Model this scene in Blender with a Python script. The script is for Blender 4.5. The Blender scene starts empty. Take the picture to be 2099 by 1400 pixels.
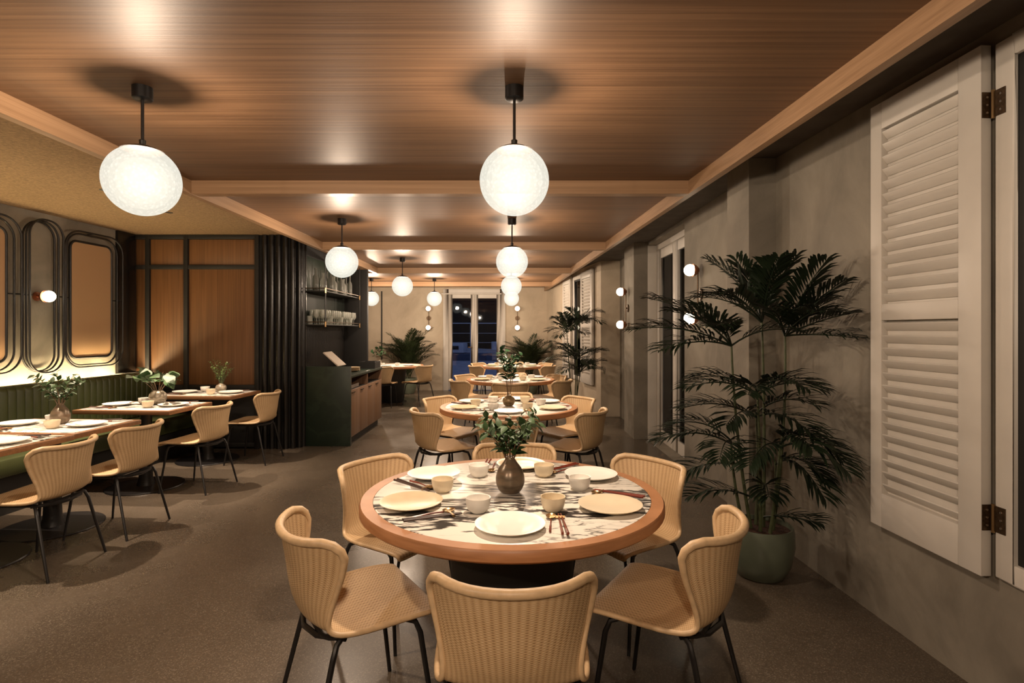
import bpy, bmesh, math, random
from mathutils import Vector, Matrix
R = math.radians
PI = math.pi
rnd = random.Random(7)
scene = bpy.context.scene
C = bpy.context.collection

# ------------------------------------------------------------------ camera, world, exposure
F = 1130.0                      # focal length in pixels of a 2099-wide frame
cam_d = bpy.data.cameras.new('camera')
cam = bpy.data.objects.new('camera', cam_d); C.objects.link(cam)
cam_d.sensor_width = 36.0; cam_d.lens = F / 2099 * 36.0
cam_d.shift_y = -22.0 / 2099
cam_d.clip_start = 0.05
cam.location = (0, 0, 1.45); cam.rotation_euler = (R(90), 0, 0)
scene.camera = cam
w = bpy.data.worlds.new('night'); scene.world = w; w.use_nodes = True
bg = w.node_tree.nodes['Background']
bg.inputs[0].default_value = (0.11, 0.15, 0.30, 1); bg.inputs[1].default_value = 0.8
scene.view_settings.view_transform = 'Standard'
scene.view_settings.look = 'None'
scene.view_settings.gamma = 1.0
scene.view_settings.use_curve_mapping = False
scene.view_settings.exposure = 0.0
scene.cycles.use_denoising = True
scene.cycles.max_bounces = 8
scene.cycles.transparent_max_bounces = 16
scene.cycles.sample_clamp_indirect = 4.0
scene.cycles.caustics_reflective = False
scene.cycles.caustics_refractive = False

LAMP_W = 78.0                   # pendant bulb power
LAMP_COL = (1.0, 0.77, 0.57)
SPOT_W = 150.0                  # downward spot added inside the table pendants
DOWN_W = 340.0                   # recessed downlights over the banquette tables
LED_L = 165.0

# ------------------------------------------------------------------ materials
MATS = {}
def newmat(name):
    m = bpy.data.materials.new(name); m.use_nodes = True
    nt = m.node_tree
    return m, nt, nt.nodes['Principled BSDF'], nt.links.new
def node(nt, t, **kw):
    n = nt.nodes.new(t)
    for k, v in kw.items():
        if k.startswith('i_'): n.inputs[k[2:].replace('_', ' ')].default_value = v
        else: setattr(n, k, v)
    return n
def ramp(nt, stops, interp='LINEAR'):
    n = nt.nodes.new('ShaderNodeValToRGB'); n.color_ramp.interpolation = interp
    cr = n.color_ramp
    while len(cr.elements) > 1: cr.elements.remove(cr.elements[-1])
    cr.elements[0].position = stops[0][0]; cr.elements[0].color = (*stops[0][1], 1)
    for p, c in stops[1:]:
        e = cr.elements.new(p); e.color = (*c, 1)
    return n
def coords(nt, scale=(1, 1, 1), rot=(0, 0, 0), kind='Object', loc=(0, 0, 0)):
    tc = nt.nodes.new('ShaderNodeTexCoord'); mp = nt.nodes.new('ShaderNodeMapping')
    mp.inputs['Scale'].default_value = scale; mp.inputs['Rotation'].default_value = rot
    mp.inputs['Location'].default_value = loc
    nt.links.new(tc.outputs[kind], mp.inputs['Vector'])
    return mp.outputs[0]
def addbump(nt, p, height, strength=0.3, dist=0.01):
    b = node(nt, 'ShaderNodeBump'); b.inputs['Strength'].default_value = strength
    b.inputs['Distance'].default_value = dist
    nt.links.new(height, b.inputs['Height']); nt.links.new(b.outputs[0], p.inputs['Normal'])
def plain(name, col, rough=0.5, metal=0.0, var=0.0, scale=8, coat=0.0, bump=0.0, bscale=60, spec=0.5):
    m, nt, p, ln = newmat(name)
    p.inputs['Roughness'].default_value = rough; p.inputs['Metallic'].default_value = metal
    p.inputs['Coat Weight'].default_value = coat
    p.inputs['Specular IOR Level'].default_value = spec
    v = coords(nt)
    n = node(nt, 'ShaderNodeTexNoise'); n.inputs['Scale'].default_value = scale; n.inputs['Detail'].default_value = 4
    ln(v, n.inputs['Vector'])
    lo = tuple(max(0, c * (1 - var)) for c in col); hi = tuple(min(1, c * (1 + var)) for c in col)
    r = ramp(nt, [(0.3, lo), (0.7, hi)]); ln(n.outputs['Fac'], r.inputs[0]); ln(r.outputs[0], p.inputs['Base Color'])
    if bump:
        n2 = node(nt, 'ShaderNodeTexNoise'); n2.inputs['Scale'].default_value = bscale; n2.inputs['Detail'].default_value = 3
        ln(v, n2.inputs['Vector']); addbump(nt, p, n2.outputs['Fac'], bump, 0.01)
    MATS[name] = m; return m
def wood(name, c0, c1, scale=(0.6, 26, 26), rough=0.4, coat=0.0, fine=(0.5, 140, 140), rot=(0, 0, 0), bump=0.05, spec=0.5):
    m, nt, p, ln = newmat(name)
    v = coords(nt, scale, rot); v2 = coords(nt, fine, rot)
    n = node(nt, 'ShaderNodeTexNoise'); n.inputs['Scale'].default_value = 1.6; n.inputs['Detail'].default_value = 5
    n2 = node(nt, 'ShaderNodeTexNoise'); n2.inputs['Scale'].default_value = 1.0; n2.inputs['Detail'].default_value = 3
    ln(v, n.inputs['Vector']); ln(v2, n2.inputs['Vector'])
    mx = node(nt, 'ShaderNodeMix'); mx.data_type = 'FLOAT'; mx.inputs[0].default_value = 0.45
    ln(n.outputs['Fac'], mx.inputs[2]); ln(n2.outputs['Fac'], mx.inputs[3])
    r = ramp(nt, [(0.36, c0), (0.64, c1)]); ln(mx.outputs[0], r.inputs[0]); ln(r.outputs[0], p.inputs['Base Color'])
    p.inputs['Roughness'].default_value = rough; p.inputs['Coat Weight'].default_value = coat
    p.inputs['Coat Roughness'].default_value = 0.2; p.inputs['Specular IOR Level'].default_value = spec
    addbump(nt, p, mx.outputs[0], bump, 0.004)
    MATS[name] = m; return m

wood('ceiling_veneer', (0.094, 0.049, 0.024), (0.176, 0.098, 0.050), rough=0.47, bump=0.25, spec=0.34)
wood('beam_veneer_x', (0.265, 0.158, 0.084), (0.375, 0.232, 0.130), rough=0.38)
wood('beam_veneer_y', (0.265, 0.158, 0.084), (0.375, 0.232, 0.130), scale=(26, 0.6, 26), fine=(140, 0.5, 140), rough=0.38)
wood('oak_rim', (0.30, 0.135, 0.055), (0.42, 0.20, 0.09), scale=(3, 3, 30), fine=(10, 10, 90), rough=0.42)
wood('walnut_table', (0.15, 0.07, 0.03), (0.24, 0.12, 0.055), scale=(2, 22, 22), rough=0.35)
wood('panel_wood', (0.115, 0.050, 0.018), (0.19, 0.088, 0.033), scale=(30, 30, 0.8), fine=(130, 130, 0.7), rough=0.5)
wood('door_wood', (0.15, 0.08, 0.042), (0.24, 0.135, 0.075), scale=(30, 30, 0.8), fine=(130, 130, 0.7), rough=0.45)
plain('black_metal', (0.010, 0.009, 0.009), 0.38, 0.0, 0.1)
plain('bar_green', (0.010, 0.015, 0.011), 0.65, 0.0, 0.2)
plain('black_matte', (0.011, 0.010, 0.009), 0.6, 0.0, 0.15)
plain('dark_ribs', (0.0085, 0.0075, 0.007), 0.27, 0.0, 0.2)
plain('white_paint', (0.62, 0.585, 0.53), 0.45, 0.0, 0.03)
plain('frame_paint', (0.62, 0.585, 0.53), 0.45, 0.0, 0.03)
plain('bronze', (0.10, 0.066, 0.040), 0.42, 0.85, 0.35, 90)
plain('steel', (0.6, 0.58, 0.55), 0.3, 1.0, 0.1)
plain('copper', (0.48, 0.22, 0.13), 0.32, 0.9, 0.1)
plain('dark_gold', (0.42, 0.27, 0.13), 0.28, 0.9, 0.1)
plain('porcelain_white', (0.80, 0.77, 0.71), 0.34, 0.0, 0.03)
plain('porcelain_cream', (0.68, 0.58, 0.42), 0.28, 0.0, 0.05)
plain('porcelain_beige', (0.60, 0.47, 0.31), 0.30, 0.0, 0.06, 20)
plain('red_lacquer', (0.16, 0.032, 0.018), 0.25, 0.0, 0.2)
plain('dark_lacquer', (0.045, 0.022, 0.015), 0.55, 0.0, 0.2)
plain('soil', (0.06, 0.025, 0.014), 0.9, 0.0, 0.5, 60, bump=0.8, bscale=90)
plain('celadon', (0.120, 0.140, 0.100), 0.32, 0.0, 0.14, 5, coat=0.25)
plain('leaf_dark', (0.010, 0.019, 0.008), 0.45, 0.0, 0.35, 5)
plain('leaf_palm', (0.026, 0.040, 0.014), 0.5, 0.0, 0.4, 6)
plain('leaf_mid', (0.035, 0.075, 0.022), 0.5, 0.0, 0.4, 9)
plain('leaf_glossy', (0.022, 0.058, 0.024), 0.26, 0.0, 0.35, 9)
plain('leaf_light', (0.12, 0.20, 0.055), 0.42, 0.0, 0.4, 12)
plain('stem_green', (0.07, 0.085, 0.035), 0.55, 0.0, 0.3, 20)
plain('twig', (0.12, 0.07, 0.035), 0.6, 0.0, 0.3, 30)
plain('hedge', (0.006, 0.008, 0.007), 0.9, 0.0, 0.5, 4)
plain('terrace', (0.45, 0.46, 0.50), 0.7, 0.0, 0.2, 3)
plain('sky_screen_dark', (0.006, 0.006, 0.007), 0.8, 0.0, 0.3, 3)
plain('boat_white', (0.75, 0.76, 0.78), 0.4, 0.0, 0.05)
plain('boat_blue', (0.10, 0.16, 0.25), 0.4, 0.0, 0.1)
plain('paper', (0.55, 0.47, 0.38), 0.6, 0.0, 0.05)
plain('speckle_plaster', (0.26, 0.168, 0.088), 0.9, 0.0, 0.28, 55, bump=0.9, bscale=130)
plain('side_plaster', (0.10, 0.085, 0.07), 0.9, 0.0, 0.2, 6)
plain('sky_water', (0.05, 0.08, 0.12), 0.25, 0.0, 0.3, 2)

def concrete(name, lo, mid, hi, rough=0.75):
    m, nt, p, ln = newmat(name)
    v = coords(nt, (1, 1, 0.8))
    n = node(nt, 'ShaderNodeTexNoise'); n.inputs['Scale'].default_value = 1.9; n.inputs['Detail'].default_value = 9; n.inputs['Roughness'].default_value = 0.62
    n.inputs['Distortion'].default_value = 0.6
    ln(v, n.inputs['Vector'])
    r = ramp(nt, [(0.30, lo), (0.5, mid), (0.72, hi)]); ln(n.outputs['Fac'], r.inputs[0]); ln(r.outputs[0], p.inputs['Base Color'])
    p.inputs['Roughness'].default_value = rough
    n2 = node(nt, 'ShaderNodeTexNoise'); n2.inputs['Scale'].default_value = 40; n2.inputs['Detail'].default_value = 5
    ln(v, n2.inputs['Vector']); addbump(nt, p, n2.outputs['Fac'], 0.12, 0.01)
    MATS[name] = m
concrete('concrete', (0.155, 0.137, 0.108), (0.225, 0.20, 0.160), (0.30, 0.268, 0.215))
concrete('concrete_lit', (0.44, 0.365, 0.27), (0.53, 0.445, 0.335), (0.60, 0.51, 0.39))  # paler copy: the far end's stronger light is put into the colour

def terrazzo():
    m, nt, p, ln = newmat('terrazzo')
    v = coords(nt)
    vo = node(nt, 'ShaderNodeTexVoronoi'); vo.inputs['Scale'].default_value = 230
    ln(v, vo.inputs['Vector'])
    sp = node(nt, 'ShaderNodeSeparateColor'); ln(vo.outputs['Color'], sp.inputs[0])
    r = ramp(nt, [(0.0, (0.090, 0.070, 0.051)), (0.55, (0.112, 0.089, 0.066)), (0.86, (0.138, 0.111, 0.083)), (0.97, (0.21, 0.178, 0.14))])
    ln(sp.outputs[0], r.inputs[0])
    n = node(nt, 'ShaderNodeTexNoise'); n.inputs['Scale'].default_value = 1.1; n.inputs['Detail'].default_value = 3; ln(v, n.inputs['Vector'])
    r2 = ramp(nt, [(0.25, (0.69, 0.69, 0.70)), (0.75, (0.97, 0.95, 0.91))]); ln(n.outputs['Fac'], r2.inputs[0])
    mx = node(nt, 'ShaderNodeMix'); mx.data_type = 'RGBA'; mx.blend_type = 'MULTIPLY'; mx.inputs[0].default_value = 1
    ln(r.outputs[0], mx.inputs[6]); ln(r2.outputs[0], mx.inputs[7]); ln(mx.outputs[2], p.inputs['Base Color'])
    r3 = ramp(nt, [(0.3, (0.20, 0.20, 0.20)), (0.7, (0.38, 0.38, 0.38))]); ln(n.outputs['Fac'], r3.inputs[0]); ln(r3.outputs[0], p.inputs['Roughness'])
    MATS['terrazzo'] = m
terrazzo()

def marble(name, dark, light, kind):
    m, nt, p, ln = newmat(name)
    oi = node(nt, 'ShaderNodeObjectInfo')
    mul = node(nt, 'ShaderNodeVectorMath', operation='SCALE'); 
    cmb = node(nt, 'ShaderNodeCombineXYZ'); ln(oi.outputs['Random'], cmb.inputs[0]); ln(oi.outputs['Random'], cmb.inputs[2])
    ln(cmb.outputs[0], mul.inputs[0]); mul.inputs['Scale'].default_value = 17.0
    if kind == 'veined': v = coords(nt, (1.1, 4.0, 1.0), (0, 0, R(7)))
    else: v = coords(nt, (2, 2, 2))
    ad = node(nt, 'ShaderNodeVectorMath', operation='ADD'); ln(v, ad.inputs[0]); ln(mul.outputs[0], ad.inputs[1])
    n = node(nt, 'ShaderNodeTexNoise'); n.inputs['Scale'].default_value = 1.5; n.inputs['Detail'].default_value = 8
    n.inputs['Roughness'].default_value = 0.55; n.inputs['Distortion'].default_value = 0.5
    ln(ad.outputs[0], n.inputs['Vector'])
    if kind == 'veined':
        L, M, D = light, tuple(0.55 * a for a in light), dark
        st = [(0.0, L), (0.335, L), (0.345, D), (0.358, L), (0.43, L), (0.44, D), (0.452, L), (0.535, L), (0.545, M), (0.552, D), (0.585, D), (0.592, M), (0.602, L), (0.62, L), (0.63, D), (0.665, D), (0.68, L)]
    else:
        st = [(0.0, dark), (0.45, dark), (0.55, light), (0.6, dark), (1.0, dark)]
    r = ramp(nt, st); ln(n.outputs['Fac'], r.inputs[0])
    if kind == 'veined':
        n3 = node(nt, 'ShaderNodeTexNoise'); n3.inputs['Scale'].default_value = 0.95; n3.inputs['Detail'].default_value = 3; ln(ad.outputs[0], n3.inputs['Vector'])
        r3 = ramp(nt, [(0.40, (0, 0, 0)), (0.47, (1, 1, 1))]); ln(n3.outputs['Fac'], r3.inputs[0])
        mx = node(nt, 'ShaderNodeMix'); mx.data_type = 'RGBA'; ln(r3.outputs[0], mx.inputs[0]); mx.inputs[6].default_value = (*light, 1); ln(r.outputs[0], mx.inputs[7]); ln(mx.outputs[2], p.inputs['Base Color'])
    else: ln(r.outputs[0], p.inputs['Base Color'])
    p.inputs['Roughness'].default_value = 0.28 if kind == 'veined' else 0.45
    MATS[name] = m
marble('marble_veined', (0.045, 0.040, 0.036), (0.78, 0.74, 0.66), 'veined')
marble('green_marble', (0.010, 0.020, 0.012), (0.018, 0.031, 0.019), 'green')

def wicker():
    m, nt, p, ln = newmat('wicker')
    tc = node(nt, 'ShaderNodeTexCoord'); sx = node(nt, 'ShaderNodeSeparateXYZ'); ln(tc.outputs['UV'], sx.inputs[0])
    def sine(sock, freq, off=None):
        a = node(nt, 'ShaderNodeMath', operation='MULTIPLY'); a.inputs[1].default_value = freq * 2 * PI; ln(sock, a.inputs[0])
        b = node(nt, 'ShaderNodeMath', operation='SINE')
        if off is not None:
            c = node(nt, 'ShaderNodeMath', operation='ADD'); ln(a.outputs[0], c.inputs[0]); ln(off, c.inputs[1]); ln(c.outputs[0], b.inputs[0])
        else: ln(a.outputs[0], b.inputs[0])
        return b.outputs[0]
    NU = 24
    su = sine(sx.outputs[0], NU)                      # broad upright ribs
    # alternate the weave phase from rib to rib
    fl = node(nt, 'ShaderNodeMath', operation='MULTIPLY'); fl.inputs[1].default_value = NU * 2; ln(sx.outputs[0], fl.inputs[0])
    f2 = node(nt, 'ShaderNodeMath', operation='FLOOR'); ln(fl.outputs[0], f2.inputs[0])
    f3 = node(nt, 'ShaderNodeMath', operation='MULTIPLY'); f3.inputs[1].default_value = PI; ln(f2.outputs[0], f3.inputs[0])
    sv = sine(sx.outputs[1], 105, f3.outputs[0])
    ab = node(nt, 'ShaderNodeMath', operation='ABSOLUTE'); ln(su, ab.inputs[0])
    mu = node(nt, 'ShaderNodeMath', operation='MULTIPLY'); ln(sv, mu.inputs[0]); ln(ab.outputs[0], mu.inputs[1])
    s1 = node(nt, 'ShaderNodeMath', operation='MULTIPLY_ADD'); ln(mu.outputs[0], s1.inputs[0]); s1.inputs[1].default_value = 0.26; s1.inputs[2].default_value = 0.5
    s2 = node(nt, 'ShaderNodeMath', operation='MULTIPLY_ADD'); ln(su, s2.inputs[0]); s2.inputs[1].default_value = 0.14; ln(s1.outputs[0], s2.inputs[2])
    n = node(nt, 'ShaderNodeTexNoise'); n.inputs['Scale'].default_value = 14; n.inputs['Detail'].default_value = 4; ln(tc.outputs['Object'], n.inputs['Vector'])
    s3 = node(nt, 'ShaderNodeMath', operation='MULTIPLY_ADD'); ln(n.outputs['Fac'], s3.inputs[0]); s3.inputs[1].default_value = 0.25; ln(s2.outputs[0], s3.inputs[2])
    r = ramp(nt, [(0.15, (0.24, 0.135, 0.058)), (0.55, (0.50, 0.335, 0.175)), (1.0, (0.66, 0.485, 0.29))])
    ln(s3.outputs[0], r.inputs[0]); ln(r.outputs[0], p.inputs['Base Color'])
    p.inputs['Roughness'].default_value = 0.5
    addbump(nt, p, s2.outputs[0], 0.4, 0.003)
    MATS['wicker'] = m
wicker()
plain('rattan_rim', (0.58, 0.41, 0.235), 0.42, 0.0, 0.12, 40)

def cane_panel():
    m, nt, p, ln = newmat('cane_panel')
    v = coords(nt, (1, 1, 1)); ch = node(nt, 'ShaderNodeTexChecker'); ch.inputs['Scale'].default_value = 130
    ch.inputs['Color1'].default_value = (0.46, 0.29, 0.16, 1); ch.inputs['Color2'].default_value = (0.38, 0.235, 0.125, 1)
    ln(v, ch.inputs['Vector']); ln(ch.outputs[0], p.inputs['Base Color']); p.inputs['Roughness'].default_value = 0.6
    addbump(nt, p, ch.outputs[1], 0.3, 0.003)
    MATS['cane_panel'] = m
cane_panel()
def leather():
    m, nt, p, ln = newmat('green_leather')
    v = coords(nt); n = node(nt, 'ShaderNodeTexNoise'); n.inputs['Scale'].default_value = 4; n.inputs['Detail'].default_value = 5; ln(v, n.inputs['Vector'])
    r = ramp(nt, [(0.3, (0.036, 0.044, 0.014)), (0.7, (0.060, 0.072, 0.024))]); ln(n.outputs['Fac'], r.inputs[0]); ln(r.outputs[0], p.inputs['Base Color'])
    p.inputs['Roughness'].default_value = 0.42
    n2 = node(nt, 'ShaderNodeTexNoise'); n2.inputs['Scale'].default_value = 160; ln(v, n2.inputs['Vector']); addbump(nt, p, n2.outputs['Fac'], 0.15, 0.003)
    MATS['green_leather'] = m
leather()
def vase_glaze(name, c0, c1, c2):
    m, nt, p, ln = newmat(name)
    v = coords(nt, (6, 6, 26)); n = node(nt, 'ShaderNodeTexNoise'); n.inputs['Scale'].default_value = 1.5; n.inputs['Detail'].default_value = 6; ln(v, n.inputs['Vector'])
    r = ramp(nt, [(0.3, c0), (0.5, c1), (0.7, c2)]); ln(n.outputs['Fac'], r.inputs[0]); ln(r.outputs[0], p.inputs['Base Color'])
    p.inputs['Roughness'].default_value = 0.3; p.inputs['Metallic'].default_value = 0.35
    MATS[name] = m
vase_glaze('vase_brown', (0.10, 0.075, 0.05), (0.19, 0.145, 0.10), (0.24, 0.15, 0.095))
vase_glaze('vase_ochre', (0.12, 0.085, 0.04), (0.30, 0.21, 0.11), (0.20, 0.14, 0.08))
vase_glaze('vase_silver', (0.22, 0.19, 0.14), (0.36, 0.31, 0.24), (0.42, 0.36, 0.27))

def shade_glass():
    # pressed glass: lets the bulb's light through and glows itself
    m, nt, p, ln = newmat('shade_glass'); nt.nodes.remove(p)
    out = nt.nodes['Material Output']
    v = coords(nt, (1, 1, 1)); vo = node(nt, 'ShaderNodeTexVoronoi'); vo.inputs['Scale'].default_value = 70; ln(v, vo.inputs['Vector'])
    r = ramp(nt, [(0.0, (0.96, 0.93, 0.82)), (0.55, (0.76, 0.735, 0.63))]); ln(vo.outputs['Distance'], r.inputs[0])
    e = node(nt, 'ShaderNodeEmission'); e.inputs['Strength'].default_value = 0.73; ln(r.outputs[0], e.inputs['Color'])
    t = node(nt, 'ShaderNodeBsdfTransparent'); t.inputs[0].default_value = (0.45, 0.45, 0.45, 1)
    a = node(nt, 'ShaderNodeAddShader'); ln(e.outputs[0], a.inputs[0]); ln(t.outputs[0], a.inputs[1]); ln(a.outputs[0], out.inputs['Surface'])
    MATS['shade_glass'] = m
shade_glass()
def emit(name, col, s):
    m, nt, p, ln = newmat(name); nt.nodes.remove(p); e = node(nt, 'ShaderNodeEmission')
    e.inputs['Color'].default_value = (*col, 1); e.inputs['Strength'].default_value = s
    ln(e.outputs[0], nt.nodes['Material Output'].inputs['Surface']); MATS[name] = m
def glow_glass(name, col, s):
    m, nt, p, ln = newmat(name); nt.nodes.remove(p); e = node(nt, 'ShaderNodeEmission')
    e.inputs['Color'].default_value = (*col, 1); e.inputs['Strength'].default_value = s
    t = node(nt, 'ShaderNodeBsdfTransparent'); a = node(nt, 'ShaderNodeAddShader')
    ln(e.outputs[0], a.inputs[0]); ln(t.outputs[0], a.inputs[1]); ln(a.outputs[0], nt.nodes['Material Output'].inputs['Surface']); MATS[name] = m
glow_glass('bulb_glass', (1.0, 0.93, 0.75), 0.10)
emit('opal_glow', (1.0, 0.86, 0.62), 7.0)
emit('led_glow', (1.0, 0.76, 0.42), LED_L); emit('led_lens', (1.0, 0.85, 0.6), 6.0)
def pane(name, tint, gl=0.9):
    m, nt, p, ln = newmat(name); nt.nodes.remove(p)
    fr = node(nt, 'ShaderNodeFresnel'); fr.inputs['IOR'].default_value = 1.5
    t = node(nt, 'ShaderNodeBsdfTransparent'); t.inputs[0].default_value = (*tint, 1)
    g = node(nt, 'ShaderNodeBsdfGlossy'); g.inputs['Roughness'].default_value = 0.02; g.inputs['Color'].default_value = (gl, gl, gl, 1)
    mx = node(nt, 'ShaderNodeMixShader'); ln(fr.outputs[0], mx.inputs[0]); ln(t.outputs[0], mx.inputs[1]); ln(g.outputs[0], mx.inputs[2])
    ln(mx.outputs[0], nt.nodes['Material Output'].inputs['Surface']); MATS[name] = m
def glassware(name, tint, k):
    m, nt, p, ln = newmat(name)
    p.inputs['Base Color'].default_value = (0.75, 0.75, 0.70, 1); p.inputs['Roughness'].default_value = 0.12
    t = node(nt, 'ShaderNodeBsdfTransparent'); t.inputs[0].default_value = (*tint, 1)
    mx = node(nt, 'ShaderNodeMixShader'); mx.inputs[0].default_value = k; ln(t.outputs[0], mx.inputs[1]); ln(p.outputs[0], mx.inputs[2])
    ln(mx.outputs[0], nt.nodes['Material Output'].inputs['Surface']); MATS[name] = m
pane('window_glass', (0.88, 0.90, 0.92), 0.5); glassware('bar_glass', (0.85, 0.87, 0.84), 0.30); glassware('bottle_glass', (0.30, 0.33, 0.28), 0.22)

# ------------------------------------------------------------------ mesh helpers
class MB:
    def __init__(s): s.v = []; s.f = []; s.uv = None
    def add(s, vs, fs):
        b = len(s.v); s.v += [tuple(x) for x in vs]; s.f += [tuple(b + i for i in f) for f in fs]; return s
    def box(s, x0, x1, y0, y1, z0, z1):
        return s.add([(x0,y0,z0),(x1,y0,z0),(x1,y1,z0),(x0,y1,z0),(x0,y0,z1),(x1,y0,z1),(x1,y1,z1),(x0,y1,z1)],
                     [(0,3,2,1),(4,5,6,7),(0,1,5,4),(1,2,6,5),(2,3,7,6),(3,0,4,7)])
    def prism(s, plan, z0, z1):
        n = len(plan)
        a = sum(plan[i][0]*plan[(i+1)%n][1]-plan[(i+1)%n][0]*plan[i][1] for i in range(n))
        if a < 0: plan = plan[::-1]
        vs = [(x,y,z0) for x,y in plan] + [(x,y,z1) for x,y in plan]
        return s.add(vs, [tuple(range(n-1,-1,-1)), tuple(range(n,2*n))] + [(i,(i+1)%n,n+(i+1)%n,n+i) for i in range(n)])
    def tube(s, pts, r, seg=8, closed=False, up=None, flat=1.0):
        pts = [Vector(p) for p in pts]; n = len(pts)
        rs = r if isinstance(r, (list, tuple)) else [r]*n
        vs = []; prev = None
        for i, p in enumerate(pts):
            if closed: t = pts[(i+1)%n] - pts[i-1]
            else: t = pts[min(i+1,n-1)] - pts[max(i-1,0)]
            if t.length < 1e-9: t = Vector((0,0,1))
            t.normalize()
            if prev is None:
                a = Vector(up) if up else (Vector((0,0,1)) if abs(t.z) < 0.9 else Vector((1,0,0)))
                u = (a - t*a.dot(t)).normalized()
            else:
                u = prev - t*prev.dot(t)
                u = u.normalized() if u.length > 1e-6 else t.orthogonal().normalized()
            prev = u; b = t.cross(u)
            for k in range(seg):
                a = 2*PI*k/seg; vs.append(p + u*math.cos(a)*rs[i]*flat + b*math.sin(a)*rs[i])
        fs = []
        m = n if closed else n-1
        for i in range(m):
            j = (i+1) % n
            for k in range(seg):
                k2 = (k+1) % seg; fs.append((i*seg+k, i*seg+k2, j*seg+k2, j*seg+k))
        if not closed:
            fs.append(tuple(range(seg-1,-1,-1))); fs.append(tuple((n-1)*seg+k for k in range(seg)))
        return s.add(vs, fs)
    def lathe(s, prof, seg=24, c=(0,0,0)):
        vs = []; n = len(prof)
        for r, z in prof:
            for k in range(seg):
                a = 2*PI*k/seg; vs.append((c[0]+r*math.cos(a), c[1]+r*math.sin(a), c[2]+z))
        fs = []
        for i in range(n-1):
            for k in range(seg):
                k2 = (k+1)%seg; fs.append((i*seg+k, i*seg+k2, (i+1)*seg+k2, (i+1)*seg+k))
        if prof[0][0] > 1e-6: fs.append(tuple(range(seg-1,-1,-1)))
        if prof[-1][0] > 1e-6: fs.append(tuple((n-1)*seg+k for k in range(seg)))
        return s.add(vs, fs)
    def sphere(s, c, r, seg=16, rings=10, z0=-PI/2, z1=PI/2):
        pr = [(max(r*math.cos(z0+(z1-z0)*i/rings),0.0), r*math.sin(z0+(z1-z0)*i/rings)) for i in range(rings+1)]
        return s.lathe(pr, seg, c)
    def xf(s, M, start=0):
        for i in range(start, len(s.v)): s.v[i] = tuple(M @ Vector(s.v[i]))
        return s
    def mesh(s, name, mat, smooth=True, bevel=0, angle=40, solid=0, uv=None):
        me = bpy.data.meshes.new(name); me.from_pydata(s.v, [], s.f)
        if uv:
            ul = me.uv_layers.new(name='UVMap')
            for l in me.loops: ul.data[l.index].uv = uv[l.vertex_index]
        bm = bmesh.new(); bm.from_mesh(me)
        bmesh.ops.remove_doubles(bm, verts=bm.verts, dist=1e-6)
        if solid: bmesh.ops.solidify(bm, geom=bm.faces[:], thickness=solid)
        if bevel:
            es = [e for e in bm.edges if len(e.link_faces) == 2 and e.calc_face_angle(0) > R(30)]
            bmesh.ops.bevel(bm, geom=es, offset=bevel, segments=2, affect='EDGES', profile=0.5)
        if not solid: bmesh.ops.recalc_face_normals(bm, faces=bm.faces[:])
        bm.to_mesh(me); bm.free()
        me.materials.append(MATS[mat])
        if smooth:
            for p in me.polygons: p.use_smooth = True
            me.set_sharp_from_angle(angle=R(angle))
        return me
    def build(s, name, mat, parent=None, **kw):
        return link(name, s.mesh(name, mat, **kw), parent)
def link(name, me, parent=None, loc=None, rot=None):
    o = bpy.data.objects.new(name, me); C.objects.link(o)
    if parent: o.parent = parent
    if loc: o.location = loc
    if rot: o.rotation_euler = rot
    return o
def tag(o, label, cat, group=None):
    o['label'] = label; o['category'] = cat
    if group: o['group'] = group
    return o
def struct(o): o['kind'] = 'structure'; return o
def thing(name, label, cat, loc=(0,0,0), rz=0, group=None):
    o = bpy.data.objects.new(name, None); C.objects.link(o); o.empty_display_size = 0.1
    o.location = loc; o.rotation_euler = (0, 0, rz)
    return tag(o, label, cat, group)
def copy_tree(o, parent=None):
    c = o.copy(); C.objects.link(c)
    if parent: c.parent = parent
    for ch in list(o.children): copy_tree(ch, c)
    return c
def put(proto, used, loc, rz, label, group=None):
    o = proto if not used else copy_tree(proto)
    used.append(1)
    o.location = loc; o.rotation_euler = (0, 0, rz); o['label'] = label
    if group: o['group'] = group
    return o
def catmull(P, n):
    out = []; m = len(P)
    for i in range(n):
        t = i/(n-1)*(m-1); k = min(int(t), m-2); f = t-k
        p0, p1, p2, p3 = P[max(k-1,0)], P[k], P[k+1], P[min(k+2,m-1)]
        out.append(tuple(0.5*((2*b)+(c-a)*f+(2*a-5*b+4*c-d)*f*f+(3*b-a-3*c+d)*f**3) for a,b,c,d in zip(p0,p1,p2,p3)))
    return out
def rrect(w, h, r, n=7):
    pts = []
    for cx, cy, a0 in ((w/2-r, h/2-r, 0), (-w/2+r, h/2-r, 90), (-w/2+r, -h/2+r, 180), (w/2-r, -h/2+r, 270)):
        for i in range(n+1):
            a = R(a0+90*i/n); pts.append((cx+r*math.cos(a), cy+r*math.sin(a)))
    return pts

# ------------------------------------------------------------------ the setting
CEIL, WOODZ, BEAMZ = 2.63, 2.505, 2.412
FARY, NEARY = 13.4, -2.6
def XL(y): return -4.74 + 0.066*(y-5.1)            # left wall
def XR(y): return 1.994 - 0.0503*y                 # near right wall
def XF(y): return 1.424 - 0.048*y                  # right edge of the wooden ceiling
def XFAR(y): return 2.974 - 0.1585*y               # right wall of the far bay

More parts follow.
